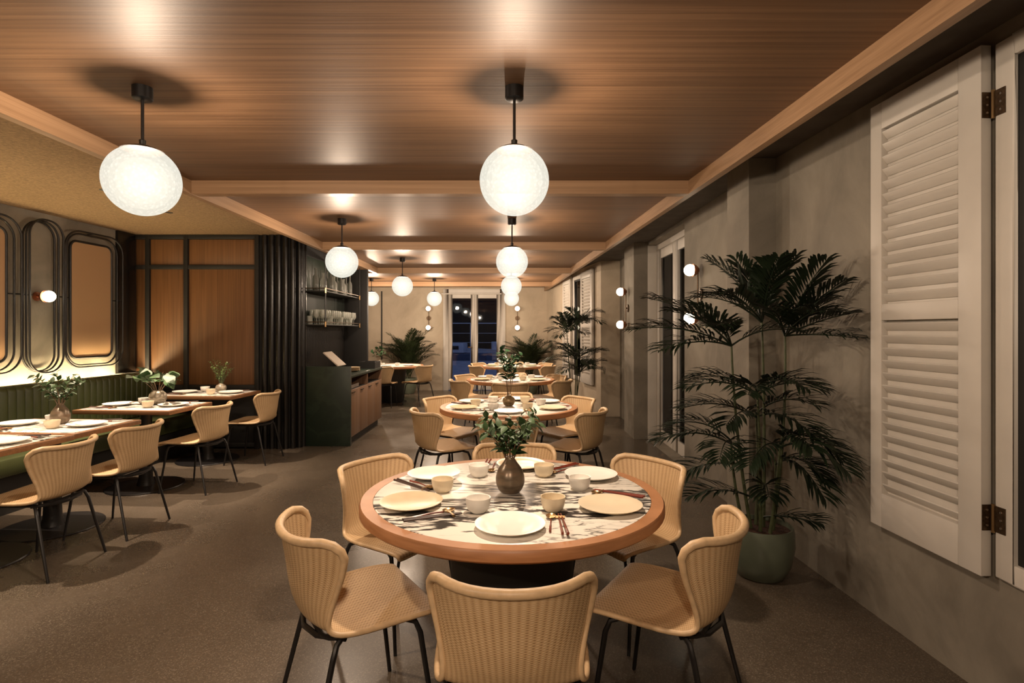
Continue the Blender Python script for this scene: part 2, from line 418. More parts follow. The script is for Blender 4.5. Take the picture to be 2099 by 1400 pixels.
struct(MB().box(-5.6, 2.6, NEARY, FARY, -0.1, 0).build('floor', 'terrazzo', smooth=False))
struct(MB().prism([(XL(NEARY),NEARY),(XL(FARY),FARY),(XL(FARY)-0.2,FARY),(XL(NEARY)-0.2,NEARY)], 0, 2.75).build('wall_left', 'concrete', smooth=False))
struct(MB().box(-5.6, 2.6, NEARY-0.2, NEARY, 0, 2.75).build('wall_front', 'concrete', smooth=False))
mb = MB()
def rw(y0, y1, z0, z1, fn=XR, t=0.3): mb.prism([(fn(y0),y0),(fn(y1),y1),(max(fn(y1),1.9)+t,y1),(max(fn(y0),1.9)+t,y0)], z0, z1)
rw(NEARY, 0.80, 0, 2.63); rw(0.80, 2.13, 0, 0.50); rw(0.80, 2.13, 2.555, 2.63); rw(2.13, 3.77, 0, 2.63)
mb.box(1.62, 2.2, 3.77, 4.15, 0, 2.63)
mb.box(1.815, 2.2, 4.15, 5.80, 0, 2.63)
mb.box(1.815, 2.2, 5.80, 7.38, 2.59, 2.63)
mb.box(1.63, 2.2, 7.38, 8.0, 0, 2.63)
mb.box(1.82, 2.2, 8.0, 9.3, 0, 2.63)
struct(mb.build('wall_right', 'concrete', smooth=False)); mb = MB()
rw(9.3, 10.33, 0, 2.63, XFAR); rw(10.33, 11.0, 0, 0.50, XFAR); rw(10.33, 11.0, 2.52, 2.63, XFAR); rw(11.0, FARY, 0, 2.63, XFAR)
struct(mb.build('wall_right', 'concrete_lit', smooth=False))
DX0, DX1, DZ = -1.56, -0.27, 2.36
mb = MB(); mb.box(-5.6, DX0, FARY, FARY+0.22, 0, 2.75); mb.box(DX1, 2.6, FARY, FARY+0.22, 0, 2.75); mb.box(DX0, DX1, FARY, FARY+0.22, DZ, 2.75)
struct(mb.build('wall_back', 'concrete_lit', smooth=False))
# ceilings: plaster on the left, dark margin on the right, wooden bays between the beams
struct(MB().prism([(-5.6,NEARY),(-2.25,NEARY),(-2.25,FARY),(-5.6,FARY)], CEIL, 2.75).build('ceiling', 'speckle_plaster', smooth=False))
struct(MB().box(-2.25, 2.6, NEARY, FARY, CEIL, 2.75).build('ceiling', 'side_plaster', smooth=False))
beams = [-1.49, 1.19, 3.87, 6.55, 9.23, 11.91]
edges = [NEARY] + beams + [FARY]
FX = -2.25
for i in range(len(edges)-1):
    y0 = edges[i] + (0.08 if i else 0); y1 = edges[i+1]
    xl = FX if y1 < 9.5 else -4.5
    struct(MB().prism([(xl,y0),(XF(y0),y0),(XF(y1),y1),(xl,y1)], WOODZ, WOODZ+0.05).build('ceiling', 'ceiling_veneer', smooth=False))
n = 1
for y in beams:
    xl = FX if y < 9 else -4.5
    struct(MB().prism([(xl,y),(XF(y),y),(XF(y+0.08),y+0.08),(xl,y+0.08)], BEAMZ, WOODZ+0.05).build('trim_%d' % n, 'beam_veneer_x', smooth=False)); n += 1
struct(MB().prism([(XF(NEARY),NEARY),(XF(FARY),FARY),(XF(FARY)+0.045,FARY),(XF(NEARY)+0.045,NEARY)], BEAMZ-0.002, CEIL).build('trim_%d' % n, 'beam_veneer_y', smooth=False)); n += 1
struct(MB().box(FX-0.05, FX, NEARY, 9.31, BEAMZ-0.002, CEIL).build('trim_%d' % n, 'beam_veneer_y', smooth=False)); n += 1

# far double door
dr = struct(bpy.data.objects.new('door_1', None)); C.objects.link(dr); dr.location = (0, FARY, 0)
mb = MB(); y0, y1 = -0.035, 0.20
mb.box(DX0-0.11, DX0+0.02, y0, y1, 0, DZ+0.10); mb.box(DX1-0.02, DX1+0.11, y0, y1, 0, DZ+0.10); mb.box(DX0+0.02, DX1-0.02, y0, y1, DZ-0.03, DZ+0.10)
mb.build('door_frame', 'frame_paint', dr, bevel=0.006)
MB().box(DX0-0.15, DX1+0.02, -0.075, -0.035, DZ-0.03, DZ+0.0).build('head_rail', 'frame_paint', dr, bevel=0.004)
mid = (DX0+DX1)/2
for a, b in ((DX0+0.02, mid-0.002), (mid+0.002, DX1-0.02)):
    mb = MB(); s = 0.085
    mb.box(a, a+s, 0.03, 0.08, 0.01, DZ-0.03); mb.box(b-s, b, 0.03, 0.08, 0.01, DZ-0.03)
    mb.box(a+s, b-s, 0.03, 0.08, 0.01, 0.19); mb.box(a+s, b-s, 0.03, 0.08, DZ-0.12, DZ-0.03)
    lf = mb.build('door_leaf', 'frame_paint', dr, bevel=0.004)
    MB().box(a+s, b-s, 0.052, 0.058, 0.19, DZ-0.12).build('pane', 'window_glass', lf, smooth=False)
MB().tube([(mid-0.05,0.03,1.05),(mid-0.05,-0.02,1.05),(mid-0.15,-0.02,1.05)], 0.008).build('door_handle', 'dark_gold', dr)
# dark trim line on the far wall, left of the door
struct(MB().box(-3.18, -3.15, FARY-0.012, FARY, 0.75, 2.41).build('trim_%d' % n, 'black_matte', smooth=False)); n += 1

# glazed side door in the recess
dr = struct(bpy.data.objects.new('door_2', None)); C.objects.link(dr); dr.location = (1.95, 5.80, 0)
W_ = 1.58
mb = MB(); mb.box(-0.02, 0.20, 0, 0.06, 0, 2.59); mb.box(-0.02, 0.20, W_-0.06, W_, 0, 2.59); mb.box(-0.02, 0.20, 0.06, W_-0.06, 2.52, 2.59)
mb.build('door_frame', 'frame_paint', dr, bevel=0.004)
MB().box(-0.135, -0.02, W_-0.012, W_, 0, 2.588).build('jamb_lining', 'frame_paint', dr, bevel=0.003)
for a, b in ((0.062, W_/2-0.002), (W_/2+0.002, W_-0.062)):
    mb = MB(); s = 0.10
    mb.box(0, 0.05, a, a+s, 0.01, 2.52); mb.box(0, 0.05, b-s, b, 0.01, 2.52)
    mb.box(0, 0.05, a+s, b-s, 0.01, 0.15); mb.box(0, 0.05, a+s, b-s, 2.40, 2.52)
    lf = mb.build('door_leaf', 'frame_paint', dr, bevel=0.004)
    MB().box(0.022, 0.028, a+s, b-s, 0.15, 2.40).build('pane', 'window_glass', lf, smooth=False)
struct(MB().box(1.80, 2.2, 5.80, 7.38, 0.0005, 0.006).build('trim_%d' % n, 'concrete', smooth=False)); n += 1

# windows of the right wall: a casing, a black gasket, a pane; local x runs along the wall away from the camera, y into the room
def window(name, fn, ya, yb, za, zb):
    d = Vector((fn(yb)-fn(ya), yb-ya, 0)); L = d.length; rz = math.atan2(d.y, d.x)
    o = struct(bpy.data.objects.new(name, None)); C.objects.link(o); o.location = (fn(ya), ya, za); o.rotation_euler = (0,0,rz)
    h = zb-za; c = 0.075
    mb = MB(); mb.box(0, c, -0.20, 0.022, 0, h); mb.box(L-c, L, -0.20, 0.022, 0, h); mb.box(c, L-c, -0.20, 0.022, 0, c); mb.box(c, L-c, -0.20, 0.022, h-c, h)
    mb.build('casing', 'frame_paint', o, bevel=0.005)
    mb = MB(); g = 0.03
    mb.box(c, c+g, -0.06, 0.006, c, h-c); mb.box(L-c-g, L-c, -0.06, 0.006, c, h-c); mb.box(c+g, L-c-g, -0.06, 0.006, c, c+g); mb.box(c+g, L-c-g, -0.06, 0.006, h-c-g, h-c)
    mb.build('sash', 'black_matte', o, bevel=0.003)
    MB().box(c+g, L-c-g, -0.020, -0.014, c+g, h-c-g).build('pane', 'window_glass', o, smooth=False)
    return o, rz
window('window_1', XR, 0.80, 2.13, 0.50, 2.555)
window('window_2', XFAR, 10.33, 11.0, 0.50, 2.52)

# ------------------------------------------------------------------ outside, seen through the panes
struct(MB().box(-12, 9, FARY+0.2, 27.0, -0.12, -0.02).build('terrace', 'terrace', smooth=False))
struct(MB().box(-20, 16, 27.0, 44, -1.2, -1.0).build('harbour_water', 'sky_water', smooth=False))
struct(MB().box(-22, 18, 44, 46, -1.0, 18).build('far_hillside', 'hedge', smooth=False))
tag(MB().box(3.9, 4.3, -4, 13, -0.1, 7).build('sky_screen', 'sky_screen_dark', smooth=False), 'dark wall added outside to screen the blue sky from the side windows', 'wall')  # added wall; keeps the blue sky out of the right-hand panes
rl = thing('terrace_railing', 'thin pale cable railing on the terrace beyond the far doors', 'railing', (-2.0, 26.6, -0.02))
for k in range(-4, 5): MB().tube([(k*1.9,0,0),(k*1.9,0,1.85)], 0.02, 6).build('post', 'boat_white', rl)
for z in (1.83, 1.35, 0.9, 0.45): MB().tube([(-8,0,z),(8,0,z)], 0.022 if z > 1.5 else 0.010, 6).build('rail', 'boat_white', rl)
def boat(loc, rz, L, label, mat):
    b = thing('boat', label, 'boat', loc, rz)
    vs = []; fs = []; N = 12
    for i in range(N+1):
        t = i/N; wd = 0.9*math.sin(PI*min(1, 0.25+0.75*(1-t))**1.0)*0.9 if t < 1 else 0.02
        wd = 0.95*(1-t**2.6)+0.02; x = (t-0.5)*L; sh = 0.75+0.25*t*t
        vs += [(x,-wd,sh),(x,-wd*0.75,0.2),(x,0,0),(x,wd*0.75,0.2),(x,wd,sh)]
    for i in range(N):
        for k in range(4): fs.append((i*5+k, i*5+k+1, (i+1)*5+k+1, (i+1)*5+k))
        fs.append((i*5+4, i*5, (i+1)*5, (i+1)*5+4))
    fs.append((0,1,2,3,4))
    MB().add(vs, fs).build('hull', mat, b)
    MB().prism([(-L*0.25,-0.55),(L*0.15,-0.4),(L*0.15,0.4),(-L*0.25,0.55)], 0.8, 1.35).build('cabin', 'boat_white', b, bevel=0.05)
    MB().prism([(-L*0.2,-0.57),(L*0.1,-0.43),(L*0.1,0.43),(-L*0.2,0.57)], 1.0, 1.2).build('cabin_window', 'black_matte', b)
boat((-4.0, 31.5, -0.6), R(172), 5.5, 'blue-hulled boat with white cabin beyond the terrace railing', 'boat_blue')
boat((-0.4, 35.5, -0.6), R(188), 6.0, 'white-hulled boat beyond the terrace railing', 'boat_white')

# ------------------------------------------------------------------ wicker chair
def make_chair():
    t = thing('wicker_chair', 'x', 'chair')
    #         y      z     halfw  wrap  lift
    P = [(0.232, 0.425, 0.218, 0.0,  0.0), (0.222, 0.446, 0.224, 0.0, 0.002), (0.10, 0.447, 0.232, 0.0, 0.008), (-0.04, 0.437, 0.226, 0.0, 0.014),
         (-0.135, 0.436, 0.214, 0.012, 0.02), (-0.192, 0.458, 0.197, 0.035, 0.015), (-0.219, 0.505, 0.194, 0.062, 0.006), (-0.235, 0.57, 0.204, 0.092, 0),
         (-0.246, 0.65, 0.223, 0.122, 0), (-0.258, 0.72, 0.238, 0.140, 0.006), (-0.265, 0.757, 0.246, 0.149, 0.016)]
    NV, NU = 61, 33
    rows = catmull(P, NV)
    G = []
    def rowat(v):
        t_ = max(0, min(1, v))*(NV-1); k = min(int(t_), NV-2); f = t_-k
        return [a+(b-a)*f for a, b in zip(rows[k], rows[k+1])]
    for i in range(NV):
        row = []; v = i/(NV-1)
        for k in range(NU):
            s = -1 + 2*k/(NU-1)
            vm = 1 - 0.10*max(0, (abs(s)-0.75)/0.25)**2.5           # rounded top corners
            y, z, hw, d, lf = rowat(v if v < 0.6 else 0.6 + (v-0.6)*(vm-0.6)/0.4)
            row.append(Vector((hw*(s + 0.10*math.sin(PI*s)*(d/0.15)), y + d*abs(s)**2.1, z + lf*s*s)))
        G.append(row)
    cut = 26
    def part(name, i0, i1):
        mb = MB(); uv = []
        for i in range(i0, i1+1):
            for k in range(NU): mb.v.append(tuple(G[i][k])); uv.append((k/(NU-1), i/(NV-1)))
        for i in range(i1-i0):
            for k in range(NU-1): a = i*NU+k; mb.f.append((a, a+1, a+NU+1, a+NU))
        return mb.build(name, 'wicker', t, uv=uv, solid=0.007, angle=60)
    part('seat', 0, cut); part('backrest', cut, NV-1)
    loop = [G[i][0] for i in range(0, NV)] + [G[NV-1][k] for k in range(1, NU-1)] + [G[i][NU-1] for i in range(NV-1, -1, -1)] + [G[0][k] for k in range(NU-2, 0, -1)]
    # thin out and soften the two top corners
    pts = loop[::1]; rad = []
    for p in pts: rad.append(0.0095 + 0.0055*max(0, min(1, (p.z-0.60)/0.15)))
    N = len(pts); sm = pts
    for _ in range(1): sm = [(sm[i-2]+sm[i-1]+sm[i]+sm[(i+1) % N]+sm[(i+2) % N])/5 for i in range(N)]
    MB().tube(sm[::2], rad[::2], 8, True).build('rim', 'rattan_rim', t, angle=80)
    # base
    mb = MB(); fr = [(x, y-0.01, 0.425) for x, y in rrect(0.34, 0.30, 0.06, 4)]
    mb.tube(fr, 0.009, 6, True); mb.tube([(-0.17,0,0.425),(0.17,0,0.425)], 0.008, 6)
    mb.tube([(-0.185,-0.10,0.424),(-0.10,-0.17,0.418),(0,-0.19,0.415),(0.10,-0.17,0.418),(0.185,-0.10,0.424)], 0.010, 6)
    mb.build('seat_frame', 'black_metal', t)
    for sx in (-1, 1):
        MB().tube([(sx*0.165,0.10,0.427),(sx*0.185,0.15,0.41),(sx*0.195,0.165,0.37),(sx*0.225,0.215,0.0)], [0.009,0.010,0.010,0.008], 8).build('leg', 'black_metal', t)
        MB().tube([(sx*0.165,-0.10,0.427),(sx*0.185,-0.13,0.41),(sx*0.195,-0.145,0.37),(sx*0.225,-0.235,0.0)], [0.009,0.010,0.010,0.008], 8).build('leg', 'black_metal', t)
    return t
chair = make_chair(); chair_used = []
def seat_at(cx, cy, phi, r, label, group, jit=0.0):
    a = R(phi); x, y = cx + r*math.cos(a), cy + r*math.sin(a)
    put(chair, chair_used, (x, y, 0), a + PI/2 + R(jit), label, group)

# ------------------------------------------------------------------ tableware prototypes
TZ = 0.75
def proto_mesh(name, mb, mat, **kw): return mb.mesh(name, mat, **kw)
plate_prof = [(0.0,0.004),(0.055,0.004),(0.062,0.0),(0.068,0.004),(0.10,0.010),(0.124,0.020),(0.1255,0.0225),(0.122,0.0225),(0.096,0.0155),(0.075,0.010),(0.0,0.009)]
bowl_prof = [(0.0,0.003),(0.024,0.003),(0.027,0.0),(0.030,0.003),(0.040,0.012),(0.046,0.03),(0.049,0.055),(0.0485,0.0575),(0.0455,0.056),(0.042,0.03),(0.035,0.015),(0.02,0.009),(0.0,0.008)]
PL = {c: MB().lathe(plate_prof, 40).mesh('plate', 'porcelain_'+c) for c in ('white','cream','beige')}
BO = {c: MB().lathe(bowl_prof, 28).mesh('bowl', 'porcelain_'+c) for c in ('white','cream')}
def chop_mesh(m): return MB().tube([(0,-0.115,0),(0,0.115,0)], [0.0052,0.0028], 6).mesh('chopstick', m)
CH = {m: chop_mesh(m) for m in ('red_lacquer','dark_lacquer')}
def spoon(label, loc, rz, group, mat='dark_gold'):
    s = thing('spoon', label, 'spoon', loc, rz, group)
    if 'h' not in SP:
        SP['h'] = MB().tube([(0,-0.07,0.006),(0,0.0,0.0085),(0,0.04,0.006),(0,0.06,0.004)], [0.0045,0.0035,0.003,0.004], 6).mesh('handle', 'red_lacquer')
        pr = [(0.0,0.0),(0.012,0.001),(0.02,0.005),(0.0235,0.010),(0.0225,0.0105),(0.018,0.007),(0.0,0.0025)]
        SP['b'] = MB().lathe(pr, 16).xf(Matrix.Translation((0,0.082,0)) @ Matrix.Diagonal((0.85,1.15,1,1))).mesh('spoon_bowl', mat)
    link('handle', SP['h'], s); link('spoon_bowl', SP['b'], s)
SP = {}
REST = MB().tube([(-0.028,0,0.006),(0.028,0,0.006)], 0.006, 8).mesh('chopstick_rest', 'dark_gold')
def setting(cx, cy, phi, tdesc, seat, pcol, bcol, ccol='red_lacquer', cut=True, rp=0.445):
    a = R(phi); er = Vector((math.cos(a), math.sin(a), 0)); et = Vector((-math.sin(a), math.cos(a), 0)); c = Vector((cx, cy, TZ+0.0012))
    fz = a + PI/2                                  # local +y points to the table's centre
    j = lambda s: rnd.uniform(-s, s)
    o = link('plate', PL[pcol], None, c + er*(rp+j(0.008)) + et*j(0.01), (0,0,j(3))); tag(o, f'{pcol} plate before the chair {seat}, {tdesc[4:]}', 'plate', 'plates on '+tdesc)
    o = link('bowl', BO[bcol], None, c + er*(rp-0.175+j(0.008)) - et*(0.13+j(0.01)), (0,0,j(3))); tag(o, f'{bcol} bowl before the chair {seat}, {tdesc[4:]}', 'bowl', 'bowls on '+tdesc)
    if not cut: return
    q = c + er*(rp-0.03) + et*(0.175+j(0.008)); r0 = fz + R(j(8))
    o = link('chopstick_rest', REST, None, q + (-er)*0.075, (0,0,r0)); tag(o, f'chopstick rest by the chair {seat}, {tdesc[4:]}', 'chopstick rest', 'chopstick rests on '+tdesc)
    nm = 'red-brown' if ccol == 'red_lacquer' else 'dark brown'
    sd = Vector((math.cos(r0), math.sin(r0), 0))
    for k in (-1, 1):
        o = link('chopstick', CH[ccol], None, q + sd*(0.012+0.007*k) + Vector((0,0,0.0102)), (R(-2.2),0,r0 + R(1.2*k))); tag(o, f'{nm} chopstick by the chair {seat}, {tdesc[4:]}', 'chopstick', 'chopsticks on '+tdesc)
    spoon(f'round-bowled spoon by the chair {seat}, {tdesc[4:]}', q - sd*0.030 + Vector((0,0,0.0)), r0 + R(j(6)), 'spoons on '+tdesc)

# ------------------------------------------------------------------ vases and foliage
def leaf_mesh(name, L, W, mat, curl=0.25, N=5, fold=0.25):
    vs = []; fs = []
    for i in range(N+1):
        t = i/N; wd = W*math.sin(PI*min(0.97, max(0.03, t**0.8)))*0.5; x = L*t; z = -curl*L*t*t + 0.12*L*t
        vs += [(x,-wd,z+fold*wd),(x,0,z),(x,wd,z+fold*wd)]
    for i in range(N):
        a = i*3; fs += [(a,a+3,a+4,a+1),(a+1,a+4,a+5,a+2)]
    return MB().add(vs, fs).mesh(name, mat, angle=80)
LEAF = {'mid': leaf_mesh('leaf', 0.046, 0.028, 'leaf_mid'), 'glossy': leaf_mesh('leaf', 0.062, 0.045, 'leaf_glossy', 0.2),
        'light': leaf_mesh('leaf', 0.026, 0.013, 'leaf_light'), 'round': leaf_mesh('leaf', 0.11, 0.10, 'leaf_mid', 0.25, 6, 0.12),
        'jade': leaf_mesh('leaf', 0.075, 0.060, 'leaf_glossy', 0.15)}
def orient(o, p, d, roll=0.0):
    d = Vector(d).normalized(); up = Vector((0,0,1))
    s = up.cross(d); s = s.normalized() if s.length > 1e-4 else Vector((1,0,0)); u = d.cross(s)
    M = Matrix((d, s, u)).transposed() @ Matrix.Rotation(roll, 3, 'X')
    o.matrix_local = Matrix.Translation(p) @ M.to_4x4()
def sprigs(label, loc, neck, H, spread, ns, leaves, kind, tip=False, name='leafy_sprigs', cat='foliage', arch=1.0, u0=0.38):
    t = thing(name, label, cat, loc)
    for k in range(ns):
        az = 2*PI*(k+rnd.uniform(-0.3,0.3))/ns; sp = spread*rnd.uniform(0.45,1.0); h = H*rnd.uniform(0.62,1.0)
        e = Vector((math.cos(az)*sp, math.sin(az)*sp, h)); b = Vector((math.cos(az)*neck*0.5, math.sin(az)*neck*0.5, -0.05))
        c = Vector((math.cos(az)*sp*0.25, math.sin(az)*sp*0.25, h*0.55*arch))
        pt = lambda u: b*(1-u)**2 + c*2*u*(1-u) + e*u*u
        MB().tube([pt(i/6) for i in range(7)], [0.0028]*4+[0.002,0.0016,0.0011], 5).build('stem', 'twig' if kind != 'light' else 'stem_green', t)
        for i in range(leaves):
            u = u0 + (1-u0)*(i+0.5)/leaves
            p = pt(u); tg = (pt(min(1,u+0.05))-pt(u-0.05)).normalized(); a2 = rnd.uniform(0, 2*PI)
            sd = tg.orthogonal().normalized(); sd.rotate(Matrix.Rotation(a2, 3, tg))
            o = link('leaf', LEAF[kind], t); s = rnd.uniform(0.75,1.2)
            orient(o, p, tg*rnd.uniform(0.2,0.7) + sd*0.9, rnd.uniform(-0.5,0.5)); o.scale = (s,s,s)
    return t
def vase(label, loc, prof, mat):
    o = MB().lathe(prof, 32).build('vase', mat); o.location = loc
    return tag(o, label, 'vase')
def vprof(pts, th=0.004):
    P = catmull([(r,z) for r,z in pts], 22)
    return [(0,P[0][1])] + P + [(max(r-th,0.002), z) for r, z in P[::-1] if z > pts[0][1]+0.02] + [(0, pts[0][1]+0.02)]
V_PEAR = vprof([(0.035,0),(0.050,0.012),(0.063,0.05),(0.054,0.095),(0.030,0.13),(0.019,0.148),(0.020,0.155)])
V_BALL = vprof([(0.028,0),(0.045,0.012),(0.058,0.045),(0.050,0.075),(0.025,0.092),(0.022,0.10)])
V_ROUND = vprof([(0.04,0),(0.060,0.015),(0.076,0.06),(0.068,0.10),(0.045,0.125),(0.042,0.132)])

# ------------------------------------------------------------------ round tables
TR = 0.64
def make_round_table():
    t = thing('round_table', 'x', 'table')
    MB().lathe([(0.0,0.700),(0.60,0.700),(0.632,0.704),(0.64,0.712),(0.64,0.742),(0.634,0.75),(0.586,0.75),(0.586,0.742),(0.0,0.742)], 72).build('tabletop', 'oak_rim', t)
    MB().lathe([(0.0,0.743),(0.5845,0.743),(0.5845,0.7495),(0.583,0.7505),(0.0,0.7505)], 72).build('marble_inlay', 'marble_veined', t)
    MB().lathe([(0.0,0.012),(0.22,0.012),(0.225,0.02),(0.285,0.66),(0.30,0.70),(0.0,0.70)], 48).build('pedestal', 'black_matte', t)
    MB().lathe([(0.0,0.0),(0.30,0.0),(0.305,0.004),(0.30,0.012),(0.0,0.012)], 48).build('foot_plate', 'black_metal', t)
    return t
rt = make_round_table(); rt_used = []
T1 = (0.0, 2.39); T2 = (-0.03, 5.13); T3 = (-0.02, 8.0); T4 = (0.0, 11.1)
D1 = 'the round table by the tall palm'
D2 = 'the round table by the side door'
D3 = 'the round table by the slim palm'
D4 = 'the round table by the double doors'
put(rt, rt_used, (*T1, 0), 0, 'large round marble table with oak rim beside the tall palm in the green pot')
put(rt, rt_used, (*T2, 0), R(25), 'round marble table with oak rim beside the glazed side door')
put(rt, rt_used, (*T3, 0), R(70), 'round marble table with oak rim beside the slim palm')
put(rt, rt_used, (*T4, 0), R(10), 'round marble table with oak rim by the far double doors')
hexa = [(270,0.68,0),(211,0.67,3),(330,0.67,-3),(147,0.69,0),(33,0.69,0),(89,0.70,0)]
FACE = ['facing the double doors', 'facing the side door', 'facing the bar', 'facing the shutter', 'facing the banquette', 'backing the doors']
for (T, D, cut) in ((T1,D1,True),(T2,D2,True),(T3,D3,False),(T4,D4,False)):
    for i, (phi, r, j) in enumerate(hexa):
        seat_at(T[0], T[1], phi, r, 'tan wicker chair '+FACE[i]+' at '+D, 'wicker chairs at '+D, j)
    for i, phi in enumerate((270, 206, 330, 147, 33, 84)):
        pc = ('white','beige','cream','white','white','beige')[i]
        bc = ('white','cream','cream','white','white','cream')[i]
        setting(T[0], T[1], phi, D, FACE[i], pc, bc, 'dark_lacquer' if i in (1,3) else 'red_lacquer', cut)
zt = TZ + 0.0012
vase('pear-shaped brown glazed vase on '+D1, (T1[0]-0.008, T1[1], zt), V_PEAR, 'vase_brown')
sprigs('dense small-leaved green sprigs in the pear-shaped brown vase', (T1[0]-0.008, T1[1], zt+0.155), 0.018, 0.22, 0.17, 15, 15, 'mid', u0=0.24)
vase('ochre bottle vase on '+D2, (T2[0], T2[1], zt), V_BALL, 'vase_ochre')
sprigs('tall dark glossy-leaved branches in the ochre vase', (T2[0], T2[1], zt+0.10), 0.016, 0.42, 0.15, 7, 15, 'glossy', arch=1.2, u0=0.35)
vase('small ochre vase on '+D3, (T3[0], T3[1], zt), V_BALL, 'vase_ochre')
sprigs('dark leafy branches in the small vase on '+D3, (T3[0], T3[1], zt+0.10), 0.016, 0.28, 0.13, 4, 7, 'glossy')

# ------------------------------------------------------------------ left banquette zone (turned with the left wall)
WA = math.atan(0.066)                                   # wall's lean in plan
dW = Vector((math.sin(WA), math.cos(WA), 0)); nW = Vector((math.cos(WA), -math.sin(WA), 0)); oW = Vector((-4.74, 5.1, 0))
def LW(s, off, z=0): return oW + dW*s + nW*off + Vector((0,0,z))
def wall_thing(name, label, cat, s, z=0, group=None):   # local x along the wall, y into the wall (-y into the room), z up
    return thing(name, label, cat, LW(s, 0, z), PI/2 - WA, group)
def wallspace(mb):   # (along, off, z) -> local
    mb.v = [(a, -b, c) for a, b, c in mb.v]; mb.f = [f[::-1] for f in mb.f]; return mb
def sOf(y): return (y-5.1)/math.cos(WA)
S0, S1 = sOf(0.6), sOf(6.735)
b = wall_thing('banquette', 'long olive green channelled leather banquette along the left wall', 'bench', 0)
wallspace(MB().box(S0, S1, 0.12, 0.80, 0.0, 0.30)).build('plinth', 'black_matte', b)
wallspace(MB().box(S0, S1, 0.30, 0.86, 0.302, 0.45)).build('seat_cushion', 'green_leather', b, bevel=0.03)
wallspace(MB().box(S0, S1, 0.168, 0.20, 0.302, 0.94)).build('back_board', 'black_matte', b)
cw = 0.080
prof = [(0.0,0.20)] + [(cw*0.5*(1-math.cos(PI*i/8)), 0.29+0.012*math.sin(PI*i/8)**0.7) for i in range(9)] + [(cw,0.20)]
mb = MB(); N = len(prof)
for z, ins in ((0.452,0),(0.90,0.0),(0.935,0.012),(0.955,0.045)):
    for x, y in prof: mb.v.append((x, max(0.20, y-ins), z))
for j in range(3):
    for i in range(N-1): a = j*N+i; mb.f.append((a,a+1,a+N+1,a+N))
mb.f.append(tuple(range(3*N, 4*N)))
chm = wallspace(mb).mesh('back_channel', 'green_leather', angle=70)
k = 0; s = S1 - cw
while s > S0 + 2.0:
    link('back_channel', chm, b, (s, 0, 0)); s -= cw
wallspace(MB().box(S0, S1-0.03, 0.115, 0.14, 0.90, 0.912)).build('light_strip', 'led_glow', b, smooth=False)
wallspace(MB().box(S0, S1-0.03, 0.0, 0.165, 0.86, 0.90)).build('light_channel', 'black_matte', b, smooth=False)

def make_side_table():
    t = thing('side_table', 'x', 'table')
    MB().box(-0.45, 0.45, -0.31, 0.31, 0.712, 0.748).build('tabletop', 'walnut_table', t, bevel=0.004)
    MB().box(-0.415, 0.415, -0.275, 0.275, 0.7482, 0.75).build('stone_inlay', 'marble_veined', t)
    MB().lathe([(0,0.0),(0.315,0.0),(0.32,0.005),(0.315,0.012),(0.06,0.016),(0,0.016)], 40).build('foot_plate', 'black_metal', t)
    MB().lathe([(0,0.016),(0.075,0.016),(0.058,0.08),(0.05,0.30),(0.05,0.66),(0.07,0.70),(0.0,0.70)], 24).build('post', 'black_metal', t)
    MB().box(-0.2,0.2,-0.16,0.16,0.70,0.712).build('top_plate', 'black_metal', t)
    return t
stb = make_side_table(); st_used = []
LT = [(-3.42, 3.44, 'the open-end banquette table', 'at the open end of the banquette'), (-3.40, 4.08, 'the sprig-vase banquette table', 'carrying the leafy dark sprigs'),
      (-3.42, 5.15, 'the round-leaf-plant banquette table', 'carrying the round-leaved plant'), (-3.42, 6.20, 'the partition-side banquette table', 'nearest the wood-panelled partition')]
for i, (x, y, D, TL) in enumerate(LT):
    put(stb, st_used, (x, y, 0), -WA, 'dark wood pedestal table with pale stone inlay '+TL)
    a = -WA
    put(chair, chair_used, (-2.90 + 0.02*(i%2), y-0.05, 0), PI/2 - WA + R((4,2,-3,3)[i]), 'tan wicker chair facing '+D, 'wicker chairs along the banquette tables')
    ex = Vector((math.cos(a), math.sin(a), 0)); ey = Vector((-math.sin(a), math.cos(a), 0)); c = Vector((x, y, zt))
    for sgn, W in ((-1,'bench side'), (1,'chair side')):
        e = ex*sgn
        q = link('plate', PL['white'], None, c + e*0.27 + ey*0.0); tag(q, 'white plate on the '+W+' of '+D, 'plate', 'plates on '+D)
        q = link('bowl', BO['white' if sgn < 0 else 'cream'], None, c + e*0.11 - ey*sgn*0.12); tag(q, ('white' if sgn < 0 else 'cream')+' tea bowl on the '+W+' of '+D, 'bowl')
        rz = a + (PI/2 if sgn > 0 else -PI/2)
        q0 = c + e*0.25 + ey*sgn*0.20
        q = link('chopstick_rest', REST, None, q0 - e*0.075, (0,0,rz)); tag(q, 'metal chopstick rest on the '+W+' of '+D, 'chopstick rest')
        for k2 in (-1, 1):
            q = link('chopstick', CH['dark_lacquer'], None, q0 + ey*(0.012+0.007*k2)*sgn + Vector((0,0,0.0102)), (R(-2.2),0,rz)); tag(q, 'dark brown chopstick on the '+W+' of '+D, 'chopstick', 'chopsticks on '+D)
        spoon('round-bowled spoon on the '+W+' of '+D, q0 - ey*0.030*sgn, rz, 'spoons on '+D)
